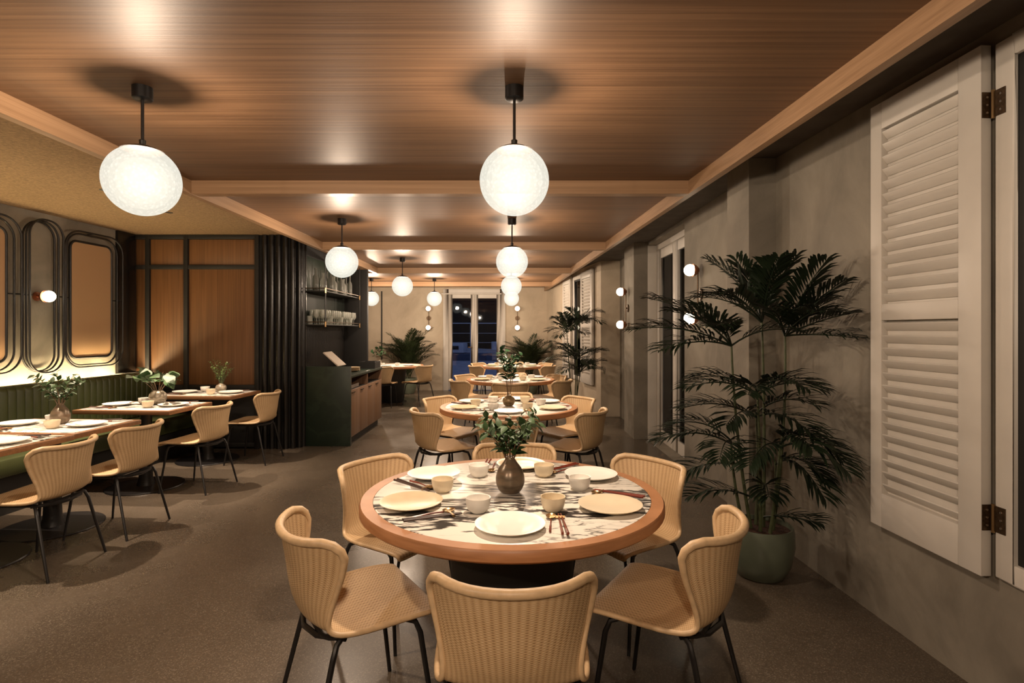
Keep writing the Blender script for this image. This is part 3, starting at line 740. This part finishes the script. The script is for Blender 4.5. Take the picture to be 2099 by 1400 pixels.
# recessed downlights in the plaster ceiling over these tables
for y, lab in ((3.2, 'the open-end banquette table'), (4.62, 'the gap beside the sprig-vase table'), (5.5, 'the round-leaf-plant banquette table')):
    t = thing('recessed_downlight', 'small black recessed ceiling downlight above '+lab, 'downlight', (-3.42, y, CEIL))
    MB().lathe([(0.026,-0.001),(0.034,-0.003),(0.034,0.0),(0.026,0.0)], 24).build('bezel', 'black_metal', t)
    MB().lathe([(0.0,0.0),(0.026,0.0),(0.026,-0.0006),(0,-0.0006)], 24).build('lens', 'led_lens', t)
    d = bpy.data.lights.new('beam', 'SPOT'); d.energy = DOWN_W; d.color = LAMP_COL; d.spot_size = R(66); d.spot_blend = 0.6; d.shadow_soft_size = 0.025
    lo = bpy.data.objects.new('beam', d); C.objects.link(lo); lo.parent = t; lo.location = (0,0,-0.03)
vase('pear-shaped grey-brown vase on the banquette table with leafy dark sprigs', (-3.40, 4.15, zt), V_PEAR, 'vase_brown')
sprigs('leafy dark green sprigs in the pear vase by the banquette', (-3.40, 4.15, zt+0.155), 0.018, 0.24, 0.20, 13, 13, 'mid', u0=0.28)
vase('round silvery vase on the banquette table with round-leaved plant', (-3.38, 5.26, zt), V_ROUND, 'vase_silver')
sprigs('round-leaved green plant in the silvery vase', (-3.38, 5.26, zt+0.13), 0.03, 0.17, 0.24, 10, 3, 'round', u0=0.55, name='leafy_plant', cat='plant')
vase('small silvery ball vase on the table by the panelled partition', (-3.32, 6.29, zt), V_BALL, 'vase_silver')
sprigs('airy light green sprigs in the small silvery vase', (-3.32, 6.29, zt+0.10), 0.016, 0.27, 0.15, 16, 12, 'light', u0=0.3)

# black tube rings on the left wall
def ring(parent, s, off, z0, z1, wd, r, tr=0.0095, name='ring'):
    h = z1-z0
    pts = [(s+x, off, (z0+z1)/2+y) for x, y in rrect(wd, h, r, 8)]
    return wallspace(MB().tube(pts, tr, 8, True)).build(name, 'black_metal', parent, angle=80)
def pins(parent, lst):
    for s, z, off in lst: wallspace(MB().tube([(s,0.0,z),(s,off,z)], 0.005, 6)).build('standoff', 'black_metal', parent)
ov = wall_thing('oval_wall_rings', 'three nested black tube ovals around the wall globe lamp', 'wall ornament', 0)
for off, dw in ((0.03,0.0),(0.07,0.01),(0.115,0.03)): ring(ov, 0.365, off, 1.05-dw/2, 2.53+dw/2, 0.34+dw, 0.165)
pins(ov, [(0.365,1.05,0.115),(0.365,2.53,0.115)])
for nm, s0, lab in (('cane_wall_panel', 0.97, 'tan cane panel in offset black tube frames beside the panelled partition'), ('cane_wall_panel', -0.27, 'tan cane panel in black tube frames on the far side of the ovals')):
    p = wall_thing(nm, lab, 'wall ornament', 0)
    pts = [(s0+0.03+x, 0.03, 1.785+y) for x, y in rrect(0.55, 1.25, 0.08, 6)]
    m2 = MB(); nn = len(pts); m2.v = [(a,0.012,c) for a,_,c in pts] + [(a,0.028,c) for a,_,c in pts]
    m2.f = [tuple(range(nn)), tuple(range(2*nn-1,nn-1,-1))] + [(i,(i+1)%nn,nn+(i+1)%nn,nn+i) for i in range(nn)]
    wallspace(m2).build('cane_inset', 'cane_panel', p)
    ring(p, s0+0.03, 0.026, 1.16, 2.41, 0.55, 0.08, 0.013, 'border')
    ring(p, s0, 0.10, 1.06, 2.51, 0.77, 0.19); ring(p, s0+0.02, 0.05, 1.08, 2.49, 0.68, 0.18)
    pins(p, [(s0,1.06,0.10),(s0,2.51,0.10)])
rod = wall_thing('wall_rod', 'thin black rod running through the tube rings at lamp height', 'rod', 0)
wallspace(MB().tube([(-0.7,0.006,1.80),(1.36,0.006,1.80)], 0.0055, 6)).build('bar', 'black_metal', rod)
for s in (-0.69, 0.13, 0.58, 1.35): wallspace(MB().tube([(s,0.0,1.80),(s,0.10,1.80)], 0.005, 6)).build('bracket', 'black_metal', rod)
# globe wall lamp in the oval
def light_point(name, loc, watts, rad, parent, col=LAMP_COL):
    d = bpy.data.lights.new(name, 'POINT'); d.energy = watts; d.shadow_soft_size = rad; d.color = col
    o = bpy.data.objects.new(name, d); C.objects.link(o); o.location = loc; o.parent = parent; return o
wl = wall_thing('globe_wall_lamp', 'opal globe wall lamp in a copper cup inside the black ovals', 'wall lamp', 0.365, 1.79)
wallspace(MB().lathe([(0,0),(0.045,0),(0.045,0.012),(0.012,0.014),(0.012,0.05),(0.05,0.075),(0.06,0.10),(0.057,0.10),(0.045,0.08),(0,0.07)], 20).xf(Matrix(((1,0,0,0),(0,0,1,0),(0,1,0,0),(0,0,0,1))))).build('cup', 'copper', wl)
wallspace(MB().sphere((0,0.135,0), 0.056, 20, 12)).build('globe', 'opal_glow', wl)

# ------------------------------------------------------------------ wood-panelled partition, ribbed corner and bar
PY = 6.75
part = thing('panelled_partition', 'brown wood panel partition in a black grid frame behind the banquette', 'partition', (0, PY, 0))
xs = [XL(PY)-0.02, -4.47, -4.00, -3.13]
zs = [0.76, 2.232, 2.60]
fw = 0.026
for i in range(3):
    MB().box(xs[i]+fw, xs[i+1]-fw, 0.03, 0.07, 0.05+fw, 0.76-fw).build('lower_panel', 'black_matte', part, bevel=0.003)
    for j in range(2):
        MB().box(xs[i]+fw, xs[i+1]-fw, 0.03, 0.07, zs[j]+fw, zs[j+1]-fw).build('wood_panel', 'panel_wood', part, bevel=0.003)
for i, x in enumerate(xs): MB().box(x-fw, x+fw, 0.0, 0.09, 0.0, 2.628).build('upright', 'black_matte', part, bevel=0.003)
for z in (0.05, 0.76, 2.232, 2.602):
    for i in range(3): MB().box(xs[i]+fw, xs[i+1]-fw, 0.005, 0.09, z-fw, z+fw).build('rail', 'black_matte', part, bevel=0.003)
MB().box(xs[0]-0.05, xs[3], 0.09, 0.16, 0.0, 2.628).build('back_board', 'black_matte', part)
po = wall_thing('corner_post', 'wide dark post on the left wall at the partition corner', 'post', 0)
wallspace(MB().box(sOf(6.46), sOf(6.735), 0.0, 0.035, 0.96, 2.628)).build('casing', 'dark_ribs', po, bevel=0.004)
wallspace(MB().box(sOf(6.46), sOf(6.735), 0.0, 0.12, 0.945, 0.96)).build('base_ledge', 'dark_ribs', po, bevel=0.003)
# ribbed black column, ribs follow a rounded corner
rc = thing('ribbed_column', 'tall black ribbed column between the partition and the bar', 'column', (-3.06, PY, 0))
path = [(0.0, 0.02)]
RX = 0.16
pts = [(x, 0.0) for x in [0.02+0.085*i for i in range(4)]]
for i in range(1, 4):
    a = R(90 - 30*i); pts.append((0.275+0.16*math.cos(a), 0.16-0.16*math.sin(a)))
ribm = MB().lathe([(0,0.0),(0.036,0.0),(0.036,2.628),(0,2.628)], 20).mesh('rib', 'dark_ribs', angle=30)
for x, y in pts: link('rib', ribm, rc, (x, y+0.037, 0))
MB().prism([(-0.07,0.04),(0.30,0.04),(0.44,0.16),(0.44,0.2),(-0.07,0.2)], 0, 2.628).build('core', 'black_matte', rc)
# bar back wall
BX = -2.63
bw = thing('bar_back_wall', 'dark green fluted bar back wall behind the counter', 'wall panel', (BX, 0, 0))
MB().box(-0.12, -0.012, 6.95, 8.72, 0, 2.41).build('backing', 'black_matte', bw)
flm = MB().lathe([(0,0.90),(0.014,0.90),(0.014,1.53),(0,1.53)], 8).mesh('flute', 'dark_ribs')
for i in range(52): link('flute', flm, bw, (-0.004, 7.0+0.031*i, 0))
MB().box(-0.012, 0.004, 6.96, 8.64, 1.98, 2.41).build('marble_panel', 'green_marble', bw, bevel=0.003)
MB().box(-0.012, 0.003, 6.96, 8.64, 1.535, 1.98).build('green_panel', 'bar_green', bw, bevel=0.003)
MB().box(-0.10, 0.36, 8.64, 8.72, 0, 2.41).build('end_post', 'black_matte', bw, bevel=0.004)
struct(MB().prism([(XL(7.0)-0.3,6.92),(BX-0.125,6.98),(BX-0.125,8.72),(XL(8.72)-0.3,8.72)], 0, 2.63).build('wall_kitchen', 'black_matte', smooth=False))
# hanging bar shelf
sh = thing('hanging_bar_shelf', 'black hanging bar shelf with two tiers on rods', 'shelf', (BX, 6.93, 0))
for z in (1.53, 1.955):
    MB().box(0.006, 0.285, 0.0, 1.55, z-0.012, z).build('shelf_board', 'black_matte', sh, bevel=0.002)
    mb = MB(); mb.tube([(0.285,0,z+0.03),(0.285,1.55,z+0.03)], 0.006, 6); mb.tube([(0.006,0.0,z+0.03),(0.285,0.0,z+0.03)], 0.006, 6); mb.build('guard_rail', 'bronze', sh)
for x, y in ((0.285,0.0),(0.012,0.0),(0.285,1.55)):
    MB().tube([(x,y,1.50),(x,y,2.408)], 0.008, 8).build('rod', 'black_metal', sh)
    for z in (1.53, 1.955): MB().tube([(x,y,z-0.03),(x,y,z+0.035)], 0.012, 8).build('clamp', 'dark_gold', sh)
gl_prof = [(0,0),(0.034,0),(0.034,0.003),(0.004,0.006),(0.004,0.075),(0.02,0.085),(0.036,0.115),(0.038,0.14),(0.032,0.19),(0.0305,0.19),(0.036,0.14),(0.034,0.116),(0.018,0.088),(0,0.083)]
gm = MB().lathe(gl_prof, 14).mesh('wine_glass', 'bar_glass')
tm = MB().lathe([(0,0),(0.03,0),(0.036,0.11),(0.0345,0.11),(0.029,0.008),(0,0.008)], 14).mesh('tumbler', 'bar_glass')
for i in range(16):
    for j in range(3):
        tum = (i+j) % 5 == 0
        o = link('tumbler' if tum else 'wine_glass', tm if tum else gm, None, (BX+0.055+0.085*j, 7.02+0.09*i, 1.5302))
        tag(o, ('clear tumbler ' if tum else 'stemmed wine glass ') + ('against the back', 'in the middle row', 'along the guard rail')[j] + ' of the lower bar shelf', 'glass', 'glasses on the lower bar shelf')
bt_prof = [(0,0),(0.036,0),(0.038,0.005),(0.038,0.17),(0.03,0.20),(0.014,0.225),(0.013,0.28),(0.016,0.283),(0.016,0.30),(0,0.30)]
bm_ = [MB().lathe([(r*s, z*q) for r, z in bt_prof], 14).mesh('bottle', mt) for s, q, mt in ((1,1,'bottle_glass'),(1.15,0.85,'bar_glass'),(0.9,1.05,'bottle_glass'))]
for i in range(10):
    o = link('bottle', bm_[i % 3], None, (BX+0.15+0.05*((i*7) % 3-1), 7.10+0.145*i, 1.9552)); tag(o, ('dark round bottle', 'squat clear bottle', 'slim dark bottle')[i % 3] + ' on the upper bar shelf', 'bottle', 'bottles on the upper bar shelf')
# counter
ct = thing('bar_counter', 'bar counter with dark green marble front and wooden side doors', 'counter', (-2.03, 6.92, 0))
MB().box(-0.56, 0.0, 0.0, 0.05, 0.0, 1.0).build('front_slab', 'green_marble', ct, bevel=0.003)
MB().box(-0.56, 0.0, 0.05, 1.70, 0.85, 0.885).build('worktop', 'green_marble', ct, bevel=0.003)
MB().box(-0.54, -0.03, 0.05, 1.68, 0.09, 0.70).build('body', 'black_matte', ct)
MB().box(-0.50, -0.06, 0.06, 1.66, 0.0, 0.09).build('plinth', 'black_matte', ct)
MB().box(-0.54, -0.30, 0.05, 1.68, 0.70, 0.85).build('niche_back', 'black_matte', ct)
for y in (0.05, 0.84, 1.66): MB().box(-0.30, -0.005, y, y+0.02, 0.70, 0.85).build('niche_divider', 'door_wood', ct)
for i in range(4):
    d = MB().box(-0.03, -0.006, 0.055+0.408*i, 0.055+0.408*i+0.402, 0.10, 0.695).build('door', 'door_wood', ct, bevel=0.003)
    MB().box(-0.006, 0.006, 0.055+0.408*i+0.03, 0.055+0.408*i+0.16, 0.655, 0.668).build('handle', 'bronze', d)
bk = thing('glass_tray', 'shallow steel tray in the counter niche', 'tray', (-2.15, 7.25, 0.7005))
mb = MB(); mb.box(-0.08, 0.08, -0.2, 0.2, 0, 0.006); mb.box(-0.08, -0.074, -0.2, 0.2, 0, 0.05); mb.box(0.074, 0.08, -0.2, 0.2, 0, 0.05); mb.build('shell', 'steel', bk)
pos = thing('menu_stand', 'tilted tan menu board on the bar counter', 'menu stand', (-2.30, 7.15, 0.8855))
MB().box(-0.07, 0.07, -0.06, 0.06, 0, 0.012).build('foot', 'black_metal', pos); MB().tube([(0,0,0.01),(0,0.0,0.16)], 0.012, 8).build('stem', 'black_metal', pos)
mb = MB().box(-0.13, 0.13, -0.16, 0.16, -0.008, 0.008); mb.xf(Matrix.Translation((0,0,0.20)) @ Matrix.Rotation(R(42), 4, 'Y')); mb.build('board', 'paper', pos, bevel=0.003)
for i in range(4):
    o = link('serving_plate', MB().lathe([(r*0.95, z) for r, z in plate_prof], 32).mesh('serving_plate', 'porcelain_beige') if i == 0 else spm, None, (-2.22, 7.62, 0.8862+0.0135*i)); spm = o.data
    tag(o, 'beige plate in the stack on the bar counter', 'plate', 'stacked plates on the bar counter')
tr = thing('black_tray', 'black open tray box at the end of the bar counter', 'tray', (-2.16, 8.38, 0.8855))
mb = MB(); mb.box(-0.12,0.12,-0.17,0.17,0,0.008); mb.box(-0.12,-0.11,-0.17,0.17,0.008,0.10); mb.box(0.11,0.12,-0.17,0.17,0.008,0.10); mb.box(-0.11,0.11,-0.17,-0.16,0.008,0.10); mb.box(-0.11,0.11,0.16,0.17,0.008,0.10); mb.build('shell', 'black_matte', tr)

# ------------------------------------------------------------------ far-left table
T5 = (-2.45, 11.25)
D5 = 'the corner table behind the bar'
put(rt, rt_used, (*T5, 0), R(40), 'round marble table with oak rim in the corner behind the bar')
F5 = ('with its back to the bar', 'turned from the doors', 'in the inner corner')
for i, (phi, r) in enumerate(((268,0.70),(328,0.72),(205,0.70))): seat_at(T5[0], T5[1], phi, r, 'tan wicker chair '+F5[i]+' at '+D5, 'wicker chairs at '+D5); setting(T5[0], T5[1], phi, D5, F5[i], 'white', 'white', 'red_lacquer', False)
vase('small silvery vase on '+D5, (T5[0]-0.30, T5[1]+0.12, zt), V_BALL, 'vase_silver')
sprigs('small plant with thick green leaves on '+D5, (T5[0]-0.30, T5[1]+0.12, zt+0.10), 0.016, 0.24, 0.16, 6, 5, 'jade', name='leafy_plant', cat='plant')

# ------------------------------------------------------------------ pendant lamps
GZ = 2.10
def make_pendant():
    t = thing('globe_pendant', 'x', 'pendant lamp')
    MB().lathe([(0,-0.055),(0.034,-0.055),(0.040,-0.050),(0.040,0.0),(0,0.0)], 28).xf(Matrix.Translation((0,0,WOODZ-GZ))).build('canopy', 'black_metal', t)
    MB().tube([(0,0,0.15),(0,0,WOODZ-GZ-0.05)], 0.0065, 10).build('rod', 'black_metal', t)
    c = MB().sphere((0,0,0), 0.1535, 32, 8, R(57), R(90)); c.lathe([(0.012,0.15),(0.014,0.175),(0.0065,0.18)], 16)
    c.build('cap', 'black_metal', t)
    MB().sphere((0,0,0), 0.15, 48, 32).build('globe', 'shade_glass', t, angle=180)
    MB().sphere((0,0,0), 0.048, 20, 14).build('bulb_glass', 'bulb_glass', t, angle=180)
    for q in (0.072, 0.098, 0.122): MB().sphere((0,0,0), q, 28, 18).build('glow_shell', 'bulb_glass', t, angle=180)  # nested glowing shells added to soften the globe's bright centre
    light_point('bulb', (0,0,0.0), LAMP_W, 0.042, t)
    return t
pd = make_pendant(); pd_used = []
for x, y, lab in ((0.01, 2.39, 'above '+D1), (0.0, 5.2, 'above '+D2), (-0.01, 8.0, 'above '+D3), (-0.01, 11.1, 'above '+D4),
                  (-1.602, 2.39, 'over the open floor beside the banquette aisle'), (-1.604, 5.2, 'in front of the bar shelf'), (-1.59, 8.0, 'beside the end of the bar counter'),
                  (-1.57, 11.15, 'between the bush palm and the doors'), (-2.83, 11.1, 'above the corner table behind the bar'),
                  (0.0, -0.42, 'added unseen behind the camera in the table row'), (-1.6, -0.42, 'added unseen behind the camera in the aisle row')):
    o = put(pd, pd_used, (x, y, GZ), rnd.uniform(0,6), 'glass globe pendant on a black rod '+lab)
    if y > 10:                             # far bulbs boosted to brighten the far wall
        for ch in o.children:
            if ch.type == 'LIGHT': ch.data = ch.data.copy(); ch.data.energy = LAMP_W*1.9
    if y < 0:                              # unseen pair added behind the camera, boosted to light the near chairs and wall
        for ch in o.children:
            if ch.type == 'LIGHT': ch.data = ch.data.copy(); ch.data.energy = LAMP_W*2.3
    if x > -0.5 and y > 0 or x < -2:       # spot added in these pendants to brighten the tables
        d = bpy.data.lights.new('added_table_spot', 'SPOT'); d.energy = SPOT_W; d.color = LAMP_COL; d.spot_size = R(92); d.spot_blend = 0.75; d.shadow_soft_size = 0.04
        lo = bpy.data.objects.new('added_table_spot', d); C.objects.link(lo); lo.parent = o; lo.location = (0,0,0)

# ------------------------------------------------------------------ two-globe sconces
def make_sconce():     # local: y into the room, origin at the middle of the backplate
    t = thing('twin_globe_sconce', 'x', 'wall lamp')
    turn = Matrix(((1,0,0,0),(0,0,1,0),(0,-1,0,0),(0,0,0,1)))
    MB().lathe([(0,0),(0.055,0),(0.055,0.018),(0.0,0.02)], 24).xf(turn).build('backplate', 'bronze', t)
    MB().tube([(0,0.035,-0.23),(0,0.035,0.23)], 0.007, 8).tube([(0,0.015,0),(0,0.035,0)], 0.01, 8).build('bar', 'bronze', t)
    for s in (-1, 1):
        MB().lathe([(0,0.02),(0.02,0.025),(0.05,0.055),(0.062,0.085),(0.059,0.085),(0.045,0.06),(0,0.04)], 20).xf(turn).xf(Matrix.Translation((0,0,0.23*s))).build('cup', 'copper', t)
        MB().sphere((0,0.112,0.23*s), 0.056, 28, 18).build('globe', 'opal_glow', t)
    return t
sc = make_sconce(); sc_used = []
put(sc, sc_used, (1.63, 7.72, 1.765), R(90), 'twin globe sconce on the pilaster past the glazed side door')
put(sc, sc_used, (1.815, 5.28, 1.80), R(90), 'twin globe sconce on the wall behind the tall palm')
put(sc, sc_used, (-2.02, FARY, 1.755), R(180), 'twin globe sconce on the far wall between the bush palm and the double doors')
put(sc, sc_used, (0.13, FARY, 1.755), R(180), 'twin globe sconce on the far wall on the corner side of the double doors')

# ------------------------------------------------------------------ louvred shutters
def make_shutter(name, label, loc, rz, wd, hz, hinge=True):
    t = thing(name, label, 'shutter', loc, rz)
    y0, y1 = 0.022, 0.064; st = 0.105
    MB().box(0, st, y0, y1, 0, hz).build('stile', 'white_paint', t, bevel=0.003)
    MB().box(wd-st*0.72, wd, y0, y1, 0, hz).build('stile', 'white_paint', t, bevel=0.003)
    za, zm0, zm1, zb = 0.165, 1.005, 1.085, hz-0.13
    for a, b in ((0, za), (zm0, zm1), (zb, hz)): MB().box(st, wd-st*0.72, y0, y1, a, b).build('rail', 'white_paint', t, bevel=0.003)
    MB().box(st, wd-st*0.72, y0+0.002, y0+0.008, za, zb).build('back_board', 'white_paint', t)
    L = wd - st*1.72
    sm = MB().box(0, L, -0.022, 0.022, -0.0045, 0.0045).xf(Matrix.Rotation(R(52), 4, 'X')).mesh('louvre', 'white_paint', bevel=0.002)
    for a, b in ((za, zm0), (zm1, zb)):
        nsl = round((b-a)/0.060); p = (b-a)/nsl
        for i in range(nsl): link('louvre', sm, t, (st, y1-0.019, a + p*(i+0.5)))
    if hinge:
        for z in (0.23, hz-0.235):
            h = MB().box(-0.001, 0.0, y0+0.004, y1+0.002, z-0.05, z+0.05).box(-0.045, -0.005, y0+0.004, y0+0.006, z-0.05, z+0.05)
            hg = MB().box(-0.003, 0.0, y0-0.002, y1-0.003, z-0.05, z+0.05).build('hinge_leaf', 'bronze', t)
            hg2 = MB().box(-0.060, -0.020, 0.022, 0.0255, z-0.05, z+0.05).build('hinge_leaf', 'bronze', t)
            MB().tube([(-0.012,0.027,z-0.055),(-0.012,0.027,z+0.055)], 0.0065, 10).build('hinge_pin', 'dark_gold', t)
            for dz in (-0.03, 0.0, 0.03):
                MB().tube([(-0.003,0.042,z+dz),(-0.0045,0.042,z+dz)], 0.0045, 8).build('screw', 'steel', t)
                MB().tube([(-0.042,0.0255,z+dz),(-0.042,0.027,z+dz)], 0.0045, 8).build('screw', 'steel', t)
    return t
d = Vector((XR(3)-XR(2), 1, 0)); rz = math.atan2(d.y, d.x)
make_shutter('louvred_shutter', 'big white louvred shutter folded flat on the wall beside the palm pot', (XR(2.145), 2.145, 0.495), rz, 0.615, 2.066)
d = Vector((XFAR(3)-XFAR(2), 1, 0)); rz2 = math.atan2(d.y, d.x)
make_shutter('louvred_shutter', 'white louvred shutter near the pilaster in the far bay', (XFAR(9.62), 9.62, 0.495), rz2, 0.70, 2.04, False)
make_shutter('louvred_shutter', 'white louvred shutter on the corner side of the far window', (XFAR(11.03), 11.03, 0.495), rz2, 0.62, 2.04, False)

# ------------------------------------------------------------------ palms
def frond_mb(base, az, L, rise, droop, nl, ll, lw, seed, start=0.16, fwd=0.62, hang=0.30):
    rr = random.Random(seed)
    h = Vector((math.cos(az), math.sin(az), 0)); side = Vector((-math.sin(az), math.cos(az), 0))
    pt = lambda u: Vector(base) + h*(L*u*(math.cos(rise) + (1-math.cos(rise))*0.35*u)) + Vector((0,0,1))*(L*(math.sin(rise)*u - droop*u*u))
    mb = MB(); mb.tube([pt(i/8) for i in range(9)], [0.0055*(1-0.8*i/8)+0.0008 for i in range(9)], 5)
    for i in range(nl):
        u = start + (1-start)*(i+0.5)/nl
        p = pt(u); tg = (pt(min(1,u+0.03))-pt(u-0.03)).normalized()
        nrm = side.cross(tg)*-1; 
        if nrm.z < 0: nrm = -nrm
        prof = math.sin(PI*(0.14+0.80*((u-start)/(1-start))))**0.7
        for sg in (-1, 1):
            l = ll*prof*rr.uniform(0.88,1.1)
            d = (side*sg*(1-fwd*0.5) + tg*(fwd + 0.5*u) + nrm*rr.uniform(0.15,0.55)).normalized()
            wv = d.cross(nrm).normalized()*lw*0.5
            dn = Vector((0,0,-1))*l*hang
            q1 = p + d*l*0.4 + dn*0.12; q2 = p + d*l*0.75 + dn*0.45; q3 = p + d*l + dn*0.95
            f = nrm*lw*0.12
            vs = [p, q1-wv+f, q1, q1+wv+f, q2-wv*0.8+f, q2, q2+wv*0.8+f, q3]
            mb.add(vs, [(0,1,2),(0,2,3),(1,4,5,2),(2,5,6,3),(4,7,5),(5,7,6)])
    return mb
def cane(b, e, bend, r0, r1):
    b, e = Vector(b), Vector(e); m = (b+e)/2 + Vector(bend)
    P = [b*(1-u)**2 + m*2*u*(1-u) + e*u*u for u in [i/10 for i in range(11)]]
    return MB().tube(P, [r0+(r1-r0)*i/10 for i in range(11)], 7)
def pot_prof(Rm, H): return [(0,0.0),(Rm*0.62,0.0),(Rm*0.70,0.008),(Rm*0.90,H*0.28),(Rm,H*0.62),(Rm*0.985,H*0.9),(Rm*0.95,H),(Rm*0.90,H),(Rm*0.90,H*0.9),(0,H*0.88)]
def palm(label, loc, fr, canes, pot=(0.19,0.30,'celadon'), mat='leaf_dark', ll=0.23, lw=0.019, lim=None):
    t = thing('potted_palm', label, 'plant', loc)
    p_ = MB().lathe(pot_prof(pot[0], pot[1]), 40).build('pot', pot[2], t)
    MB().lathe([(0,pot[1]*0.885),(pot[0]*0.895,pot[1]*0.885),(pot[0]*0.895,pot[1]*0.91),(0,pot[1]*0.93)], 28).build('soil', 'soil', t)
    for b, e, bd in canes: cane((b[0],b[1],pot[1]*0.85), e, bd, 0.011, 0.006).build('cane', 'stem_green', t)
    for i, (base, az, L, rise, droop) in enumerate(fr):
        fm = frond_mb(base, R(az), L, R(rise), droop, int(L*34)+4, ll*(0.75+0.45*L), lw, i+3)
        if lim: fm.v = [(min(x, lim(y+loc[1])-loc[0]), min(y, FARY-0.03-loc[1]), z) for x, y, z in fm.v]
        fm.build('frond', mat, t, angle=60)
    return t
ca = [((-0.05,0.0),(-0.17,0.0,1.37),(-0.04,0,0)), ((0.03,0.02),(0.02,0.02,1.50),(0.02,0,0)), ((0.06,-0.03),(0.12,-0.06,1.43),(0.05,0,0)), ((-0.02,-0.05),(-0.06,-0.10,1.10),(0,-0.03,0)),
      ((0.0,0.06),(0.02,0.10,0.94),(0.03,0,0)), ((-0.08,0.03),(-0.14,0.08,0.78),(-0.03,0,0)), ((0.08,0.03),(0.12,0.06,0.66),(0.03,0,0)), ((0.02,-0.08),(0.06,-0.12,0.80),(0,-0.03,0))]
A_, B_, C_ = (-0.17,0,1.36), (0.02,0.02,1.50), (0.12,-0.06,1.42)
fr = [(A_,184,0.64,27,0.30), (A_,163,0.62,50,0.30), (A_,206,0.54,14,0.28), (A_,238,0.48,40,0.40), (A_,120,0.45,60,0.3), (A_,192,0.50,48,0.34), (A_,330,0.40,40,0.42),
      (B_,172,0.54,70,0.24), (B_,95,0.46,70,0.22), (B_,262,0.50,68,0.24), (B_,290,0.46,72,0.16), (B_,200,0.42,80,0.1), (B_,210,0.52,44,0.40), (B_,140,0.5,45,0.38),
      (C_,290,0.44,24,0.14), (C_,284,0.50,66,0.10), (C_,292,0.48,48,0.14), (C_,268,0.50,34,0.30), (C_,110,0.42,62,0.3), (C_,305,0.34,52,0.22), (C_,230,0.44,48,0.42), (C_,296,0.40,6,0.12),
      ((-0.06,-0.10,1.08),198,0.52,30,0.40), ((-0.06,-0.10,1.10),282,0.46,38,0.5), ((-0.06,-0.10,1.08),240,0.46,36,0.5), ((-0.06,-0.10,1.08),312,0.40,40,0.5), ((-0.06,-0.10,1.08),170,0.44,44,0.5),
      ((0.02,0.10,0.92),180,0.50,32,0.42), ((0.02,0.10,0.94),300,0.46,45,0.5), ((0.02,0.10,0.92),285,0.48,26,0.5), ((0.02,0.10,0.92),225,0.46,30,0.5),
      ((-0.14,0.08,0.76),192,0.52,30,0.42), ((-0.14,0.08,0.76),240,0.44,28,0.5), ((-0.14,0.08,0.78),165,0.42,45,0.5), ((0.06,-0.12,0.78),292,0.46,32,0.62), ((0.06,-0.12,0.80),270,0.42,45,0.6), ((0.06,-0.12,0.78),222,0.42,30,0.6), ((0.06,-0.12,0.80),305,0.40,50,0.8),
      ((0.12,0.06,0.64),284,0.44,40,0.85), ((0.12,0.06,0.64),300,0.38,48,0.8), ((-0.14,0.08,0.64),200,0.44,12,0.35), ((0.0,-0.05,0.36),310,0.30,20,0.2), ((-0.05,0.0,0.46),190,0.42,26,0.38), ((0.02,0,0.5),250,0.4,40,0.5)]
palm('tall dark palm in a sage green glazed pot by the near wall', (1.475, 3.28, 0), fr, ca, lim=lambda y: (XR(y)-0.012 if y < 3.76 else 1.608) - (0.07 if y < 2.79 else 0))
rp = random.Random(5)
ca2 = [((-0.04,0),(-0.12,0,1.42),(0,0,0)), ((0.04,0.02),(0.05,0.02,1.55),(0,0,0)), ((0,-0.05),(0.02,-0.06,1.0),(0,0,0)), ((0.02,0.05),(0.10,0.06,0.8),(0,0,0))]
fr2 = []
for b, e, _ in ca2:
    for k in range(9): fr2.append((e, rp.uniform(0,360) if e[2] < 1.2 else 40*k+rp.uniform(-20,20), rp.uniform(0.34,0.58), rp.uniform(20,78), rp.uniform(0.30,0.55)))
palm('slim dark palm standing between the far window and the third round table', (0.98, 8.65, 0), fr2, ca2, (0.17,0.32,'celadon'), lim=lambda y: 1.49)
def bush(label, loc, seed, H, n_, pot=(0.20,0.36,'celadon')):
    r2 = random.Random(seed); f = []
    for k in range(n_):
        f.append(((r2.uniform(-0.06,0.06), r2.uniform(-0.06,0.06), pot[1]*0.85+r2.uniform(0,0.4)), r2.uniform(0,360), r2.uniform(0.55,1.0)*H, r2.uniform(56,87), r2.uniform(0.18,0.55)))
    return palm(label, loc, f, [], pot, 'leaf_palm', 0.20, 0.013, lim=lambda y: XFAR(y)-0.03)
bush('bushy green palm against the far wall beside the corner table', (-2.40, 12.75, 0), 11, 1.30, 42)
bush('bushy dark palm in the far corner by the round table at the double doors', (0.42, 12.70, 0), 12, 1.26, 42)
